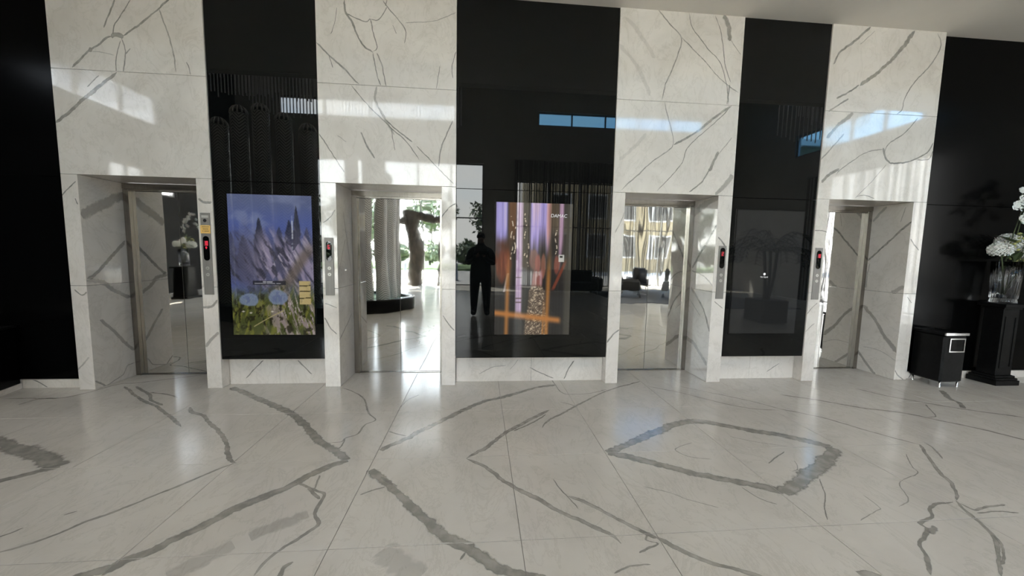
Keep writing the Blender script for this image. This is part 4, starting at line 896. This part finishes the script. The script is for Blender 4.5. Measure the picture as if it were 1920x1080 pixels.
ordw = ['first', 'second', 'third', 'fourth', 'fifth', 'sixth', 'seventh', 'eighth', 'ninth']
for i, (x, y, h, r) in enumerate(cols):
    t = thing('woven_column', '%s white woven lattice column from the left wall in the water basin' % ordw[i], 'column', (x, y, .2), i*.7, 'woven columns in the basin')
    o = link('core', core, t); o.scale = (r, r, h-.2)
    for k in range(8):
        o = link('plait', PL[1 if k % 2 else -1], t, rz=2*PI*k/8); o.scale = (r, r, h-.2)
    o = link('cap', cap_, t, (0, 0, h-.2)); o.scale = (r, r, r*1.1)

def chandelier(label, x0, x1, rows, n, prof, seed):
    rnd = random.Random(seed); cx = (x0+x1)/2
    t = thing('chandelier', label, 'chandelier', (cx, -5, 0))
    MB().box(x0-cx-.1, x1-cx+.1, -.6, .4, 6.05, 6.12, ch=.01).build('ceiling_plate', M['frame'], t)
    for k in range(4): MB().tube([(x0-cx+.4+(x1-x0-.8)*k/3, -.1, 6.1), (x0-cx+.4+(x1-x0-.8)*k/3, -.1, 8.3)], .012, 6).build('cable', M['frame'], t)
    rod = MB().lathe([(.013, 0), (.013, 1)], n=6).mesh('rod', M['rod'])
    px, pz = zip(*prof)
    for r in range(rows):
        for k in range(n):
            x = x0+(x1-x0)*(k+.5*(r % 2))/n; zb = float(np.interp(x, px, pz))+rnd.uniform(-.06, .10)+.22*r
            o = link('rod', rod, t, (x-cx, -.35+.55*r/max(1, rows-1), zb)); o.scale = (1, 1, 6.06-zb)
chandelier('long chandelier of hanging glass rods above the woven columns', -9.2, -.4, 2, 120, [(-9.2, 4.75), (-8.9, 4.76), (-7.9, 4.49), (-6.97, 4.38), (-6.4, 4.8), (-5.87, 4.87), (-5.25, 4.87), (-5.2, 4.5), (-3.67, 4.45), (-.4, 4.46)], 2)
chandelier('short chandelier of hanging glass rods near the right wall', 7.6, 10.2, 2, 22, [(7.6, 4.6), (8.5, 4.4), (9.3, 4.7), (10.2, 5.0)], 4)

def curtain(label, axis, at, u0, u1, h, n, seed, cover=.5):
    rnd = random.Random(seed); t = thing('string_curtain', label, 'curtain', (at, (u0+u1)/2, 0) if axis == 'x' else ((u0+u1)/2, at, 0))
    mid = (u0+u1)/2
    mb = MB().box(u0-mid, u1-mid, -.03, .03, h, h+.05) if axis == 'y' else MB().box(-.03, .03, u0-mid, u1-mid, h, h+.05)
    mb.build('curtain_rail', M['frame'], t)
    for k in range(n):
        u = u0+(u1-u0)*(k+rnd.random())/n-mid; w = (u1-u0)/n*cover*rnd.uniform(.4, 1.5); d = rnd.uniform(-.03, .03)
        m = MB(); ang = rnd.uniform(-.9, .9); 
        i = 0
        for z in (0.03, h):
            for s in range(5):
                uu = u+w*(s/4-.5); dd = d+.025*math.sin(s*PI/2+ang)
                m.v.append((uu, dd, z) if axis == 'y' else (dd, uu, z))
        for s in range(4): m.f.append((s, s+1, 6+s, 5+s)); m.m.append(0)
        m.build('curtain_strand', M['string'], t, True)
curtain('long grey string curtain hanging before the tall rear windows', 'y', BACK+.3, 1.4, 10.1, 5.28, 110, 5)
curtain('grey string curtain hanging before the right side window', 'x', 10.95, -8.0, -4.3, 4.1, 46, 6)

tag(MB().box(4.3, 9.2, -10.6, -5.9, .0, .012, ch=.004).build('carpet', M['carpet']), 'dark grey carpet under the lounge chairs by the string curtain', 'carpet')
def lounge_chair(label, x, y, rz):
    t = thing('lounge_chair', label, 'chair', (x, y, .012), rz, 'black lounge chairs')
    MB().box(-.38, .38, -.36, .36, .26, .42, ch=.05).build('seat', M['fabric'], t)
    b = bmesh.new(); bmesh.ops.create_cube(b, size=1); bmesh.ops.bevel(b, geom=b.edges[:], offset=.08, segments=2, affect='EDGES')
    m = Matrix.Translation((0, .42, .62)) @ Matrix.Rotation(-.3, 4, 'X') @ Matrix.Diagonal((.76, .13, .72, 1)); MB().add_bm(b, 0, m).build('backrest', M['fabric'], t, True)
    for s in (-1, 1):
        MB().box(s*.40-.05, s*.40+.05, -.34, .40, .24, .58, ch=.04).build('armrest', M['fabric'], t)
        for q in (-1, 1): MB().tube([(s*.33, q*.3, .28), (s*.36, q*.34, 0)], [.02, .014], 8).build('leg', M['frame'], t, True)
lounge_chair('black lounge chair turned sideways on the grey carpet', 5.25, -7.6, 1.9)
lounge_chair('black lounge chair seen from behind on the grey carpet', 6.75, -7.0, 3.3)
lounge_chair('black lounge chair nearest the string curtain on the grey carpet', 6.2, -9.4, .2)
t = thing('coffee_table', 'round low black table between the lounge chairs', 'table', (5.95, -8.3, .012))
MB().lathe([(.30, .36), (.32, .37), (.32, .39), (.30, .40)], n=32).build('table_top', M['black_lacquer'], t)
MB().lathe([(.2, 0), (.2, .015), (.03, .03), (.03, .36)], n=24).build('table_base', M['frame'], t, True)
t = thing('sofa', 'long black sofa standing before the string curtain', 'sofa', (3.3, -9.6, 0))
MB().box(-1.0, 1.0, -.4, .4, .12, .42, ch=.05).build('seat', M['fabric'], t)
MB().box(-1.0, 1.0, -.52, -.32, .12, .85, ch=.06).build('backrest', M['fabric'], t)
for s in (-1, 1):
    MB().box(s*1.05-.1, s*1.05+.1, -.5, .42, .12, .62, ch=.05).build('armrest', M['fabric'], t)
    for q in (-1, 1): MB().lathe([(.025, 0), (.02, .125)], s*.95, q*.35, 10).build('leg', M['frame'], t)
t = thing('bar_stool', 'black bar stool with splayed legs near the left wall', 'stool', (-7.8, -2.6, 0))
MB().lathe([(.0, .70), (.2, .71), (.22, .74), (.2, .78), (0, .785)], n=24).build('seat', M['fabric'], t, True)
for k in range(4): a = k*PI/2+.5; MB().tube([(.10*math.cos(a), .10*math.sin(a), .71), (.24*math.cos(a), .24*math.sin(a), 0)], .012, 8).build('leg', M['frame'], t, True)
t = thing('plinth', 'plain black pedestal near the dark left wall holding a vase', 'pedestal', (-8.3, -6.4, 0))
MB().box(-.2, .2, -.2, .2, 0, .06, ch=.004).build('pedestal_base', M['black_lacquer'], t)
MB().box(-.16, .16, -.16, .16, .06, .86, ch=.004).build('shaft', M['black_lacquer'], t)
MB().box(-.2, .2, -.2, .2, .86, .9, ch=.004).build('pedestal_top', M['black_lacquer'], t)
vase('vase', 'fluted crystal vase of white flowers near the dark left wall', -8.3, -6.4, .901)
bouquet(-8.3, -6.4, .901, 'near the dark left wall', 50)

# driftwood tree
t = thing('driftwood_tree', 'dark driftwood trunk with one side branch by the tall window', 'tree', (-2.75, -11.5, 0))
def rough(pts, rad, seed, n=14):
    mb = MB().tube(densify3([Vector(p) for p in pts], 6), list(np.interp(np.linspace(0, len(pts)-1, (len(pts)-1)*6+1), range(len(pts)), rad)), n)
    mb.v = [tuple(Vector(v)+noise.noise_vector(Vector(v)*4+Vector((seed, 0, 0)))*.05) for v in mb.v]; return mb
rough([(0, 0, 0), (-.02, 0, .6), (.03, 0, 1.3), (-.05, .02, 2.0), (-.12, .02, 2.6), (-.10, 0, 3.1)], [.30, .26, .28, .30, .26, .32], 1).build('trunk', M['bark'], t, True)
rough([(-.1, 0, 2.85), (.3, .02, 2.92), (.8, .05, 2.80), (1.3, .05, 2.85)], [.24, .20, .17, .15], 2).build('branch', M['bark'], t, True)
rough([(-.1, 0, 2.85), (-.45, .0, 2.65), (-.7, 0, 2.7)], [.2, .15, .1], 3).build('branch', M['bark'], t, True)
MB().box(-.32, .32, -.28, .28, 0, .03, ch=.006).build('base_plate', M['frame'], t)
t = thing('driftwood_pole', 'thin bare driftwood pole standing right of the driftwood trunk', 'pole', (-1.75, -11.3, 0))
rough([(0, 0, 0), (.04, 0, .8), (.10, 0, 1.7), (.06, 0, 2.2)], [.05, .045, .05, .03], 5, 8).build('pole', M['bark'], t, True)
MB().lathe([(.16, 0), (.16, .02), (0, .02)], n=20).build('base_plate', M['frame'], t)
# palm in planter, reflected in the dark screen
t = thing('potted_palm', 'dark potted palm in a black square planter by the right wall', 'plant', (6.55, -4.0, 0))
MB().box(-.3, .3, -.3, .3, 0, .5, ch=.01).build('planter', M['black_lacquer'], t)
MB().box(-.27, .27, -.27, .27, .44, .505).build('soil', M['bark'], t)
for k in range(3): MB().tube(densify3([Vector((.05*(k-1), 0, .5)), Vector((.10*(k-1), .04, 1.0)), Vector((.16*(k-1), .02, 1.6))], 5), .03, 8).build('stem', M['bark'], t, True)
rnd = random.Random(9)
for k in range(26):
    a = k*2.4; L = rnd.uniform(.6, .95); up = rnd.uniform(.1, .75); s = Vector((.16*((k % 3)-1), .02, 1.58))
    pts = densify3([s, s+Vector((math.cos(a)*L*.5, math.sin(a)*L*.5, up*.7)), s+Vector((math.cos(a)*L, math.sin(a)*L, up*.5-.1)), s+Vector((math.cos(a)*L*1.15, math.sin(a)*L*1.15, up*.3-.35))], 5)
    mb = MB().tube(pts, .006, 4); side = Vector((-math.sin(a), math.cos(a), 0))
    for i in range(2, len(pts)-1):
        for sg in (-1, 1):
            p = pts[i]; q = p+side*sg*.2+Vector((math.cos(a)*.12, math.sin(a)*.12, -.08)); e = Vector((math.cos(a), math.sin(a), 0))*.016
            mb.quad(p-e, p+e, q+e*.2, q-e*.2)
    mb.build('frond', M['leaf_dark'], t)
# ceiling downlights
DL = MB().lathe([(.07, 0), (.07, .03), (.0, .03)], n=20).mesh('trim_ring', M['frame']); DD = MB().lathe([(0, -.002), (.045, -.002), (.045, .002), (0, .002)], n=16).mesh('lamp_disc', M['lamp'])
for k in range(12):
    t = thing('downlight', 'small round ceiling downlight in the row before the rear windows, number %s from the left' % ['one', 'two', 'three', 'four', 'five', 'six', 'seven', 'eight', 'nine', 'ten', 'eleven', 'twelve'][k], 'lamp', (2.2+.55*k, -11.4, 8.265), group='hall downlights')
    link('trim_ring', DL, t); link('lamp_disc', DD, t)

# the photographer, seen in the black glass
def skinned(name, joints, edges, mat, parent, lv=2):
    me = bpy.data.meshes.new(name); me.from_pydata([j[:3] for j in joints], edges, []); me.materials.append(mat)
    o = link(name, me, parent); sm = o.modifiers.new('skin', 'SKIN'); sm.use_smooth_shade = True
    for i, j in enumerate(joints): me.skin_vertices[0].data[i].radius = (j[3], j[4] if len(j) > 4 else j[3])
    me.skin_vertices[0].data[0].use_root = True
    s = o.modifiers.new('sub', 'SUBSURF'); s.levels = lv; s.render_levels = lv; return o
t = thing('person', 'person in a dark shirt and trousers holding a phone up to photograph', 'person', (.03, -4.62, 0))
J = [(0, 0, .98, .24, .17), (0, -.01, 1.16, .235, .17), (0, 0, 1.40, .26, .17), (0, 0, 1.53, .13, .12), (0, .01, 1.61, .08), (0, .03, 1.66, .085, .09), (0, .03, 1.76, .075, .08),
     (-.12, 0, .86, .15), (-.14, .03, .50, .105), (-.15, -.02, .11, .075), (-.16, .11, .045, .062), (.12, 0, .86, .15), (.14, .03, .50, .105), (.15, -.02, .11, .075), (.16, .11, .045, .062),
     (-.22, 0, 1.46, .10), (-.30, .08, 1.20, .078), (-.14, .33, 1.30, .055), (-.08, .40, 1.36, .042), (.22, 0, 1.46, .10), (.30, .08, 1.20, .078), (.14, .33, 1.30, .055), (.08, .40, 1.36, .042)]
E_ = [(0, 1), (1, 2), (2, 3), (3, 4), (4, 5), (5, 6), (0, 7), (7, 8), (8, 9), (9, 10), (0, 11), (11, 12), (12, 13), (13, 14), (3, 15), (15, 16), (16, 17), (17, 18), (3, 19), (19, 20), (20, 21), (21, 22)]
skinned('body', J, E_, M['shirt'], t)
skinned('head', [(0, .03, 1.63, .085, .095), (0, .035, 1.71, .105, .125), (0, .03, 1.80, .095, .115), (0, .135, 1.70, .018)], [(0, 1), (1, 2), (1, 3)], M['skin'], t)
skinned('hair', [(0, -.02, 1.74, .105, .085), (0, .0, 1.83, .112, .12), (0, .03, 1.90, .06, .07)], [(0, 1), (1, 2)], M['hair'], t)
for s in (-1, 1):
    hj = [(s*.085, .40, 1.36, .030, .02), (s*.07, .44, 1.40, .032, .018)]; he = [(0, 1)]
    for k in range(4):
        b0 = len(hj); z = 1.385+.02*k
        hj += [(s*.055, .455, z, .009), (s*.035, .47, z+.004, .0085), (s*.018, .468, z+.004, .0075)]; he += [(1, b0), (b0, b0+1), (b0+1, b0+2)]
    b0 = len(hj); hj += [(s*.06, .43, 1.375, .011), (s*.045, .44, 1.36, .009)]; he += [(0, b0), (b0, b0+1)]
    skinned('hand', hj, he, M['skin'], t)
tag(MB().box(-.045, .095, .485, .494, 1.40, 1.475, ch=.003).build('phone', M['black_lacquer'], None, loc=(.03, -4.62, 0)), 'thin dark phone held up by the person in dark clothes', 'phone')

# ------------------------------------------------------------------ outdoors beyond the windows
structure('ground', 'pale sunlit paving outside the tall windows', MB().box(-60, 60, -90, -12.45, -.2, -.03), M['paving'], 'ground')
tag(MB().box(-40, 3.0, -40, -26, -.03, .06).build('lawn', M['lawn']), 'strip of green lawn beyond the paving outside', 'lawn', kind='stuff')
t = thing('building', 'cream building across the paving behind the string curtain', 'building', (16.5, -32, -.03))
MB().box(-12, 14, -5, 5, 0, 11).build('wall', M['cream'], t); MB().box(-12.4, 14.4, -5.4, 5.4, 11, 11.5).build('roof', M['plaster'], t)
for i in range(8):
    for j in range(3):
        f = MB().box(-10.6+3*i, -9.0+3*i, 4.95, 5.08, 1.2+3.2*j, 3.2+3.2*j).build('window', M['frame'], t); MB().box(-10.5+3*i, -9.1+3*i, 5.08, 5.1, 1.3+3.2*j, 3.1+3.2*j).build('pane', M['black_glass'], f)
def foliage(R, n, seed, sq=.8, mat='leaf'):
    rnd = random.Random(seed); mb = MB()
    for k in range(n):
        d = Vector((rnd.gauss(0, 1), rnd.gauss(0, 1), rnd.gauss(0, 1))).normalized(); p = d*R*rnd.uniform(.55, 1.0); p.z *= sq
        p += noise.noise_vector(p*.8+Vector((seed, 0, 0)))*R*.4
        a = Vector((rnd.uniform(-1, 1), rnd.uniform(-1, 1), rnd.uniform(-1, 1))).normalized(); b = a.cross(d+Vector((.01, .3, .2))).normalized(); s = rnd.uniform(.12, .28)
        mb.quad(p-a*s, p-b*s*.5, p+a*s, p+b*s*.5)
    return mb.mesh('foliage', M[mat])
FO = [foliage(2.2, 1500, s) for s in (1, 2)]; HE = foliage(1.3, 900, 4, .7)
tl = ['leftmost leafy tree on the lawn outside', 'second leafy tree from the left on the lawn outside', 'leafy tree in the middle of the lawn outside', 'leafy tree right of the middle of the lawn outside', 'leafy tree beside the cream building outside', 'leafy tree nearest the window outside']
for i, (x, y, h, s) in enumerate([(-24, -31, 4.5, 1.1), (-17.5, -34, 5, 1.2), (-11, -31, 4.6, 1.1), (-5.0, -34, 5.2, 1.2), (1.2, -31, 4.5, 1.0), (-8.5, -24, 3.6, .9)]):
    t = thing('leafy_tree', tl[i], 'tree', (x, y, .06 if y < -26 else -.03), i*1.1, 'trees outside')
    MB().tube([(0, 0, 0), (.1, .05, h*.5), (0, 0, h)], [.2, .15, .1], 8).build('trunk', M['bark'], t, True)
    o = link('foliage', FO[i % 2], t, (0, 0, h)); o.scale = (s,)*3; o['kind'] = 'stuff'
for i in range(7):
    t = tag(link('shrub', HE, None, (-16+3.0*i, -27.4, 1.32), i), '%s shrub from the left along the lawn edge outside' % ordw[i], 'shrub', 'shrubs outside')
for i, x in enumerate((-6.3, -3.9, -1.2)):
    tag(MB().lathe([(.14, 0), (.14, .05), (.10, .06), (.10, .85), (.05, .92), (0, .93)], n=16).build('bollard', M['frame'], None, True, (x, -15.5, -.03)), '%s grey bollard from the left on the paving outside' % ordw[i], 'bollard', 'bollards outside')
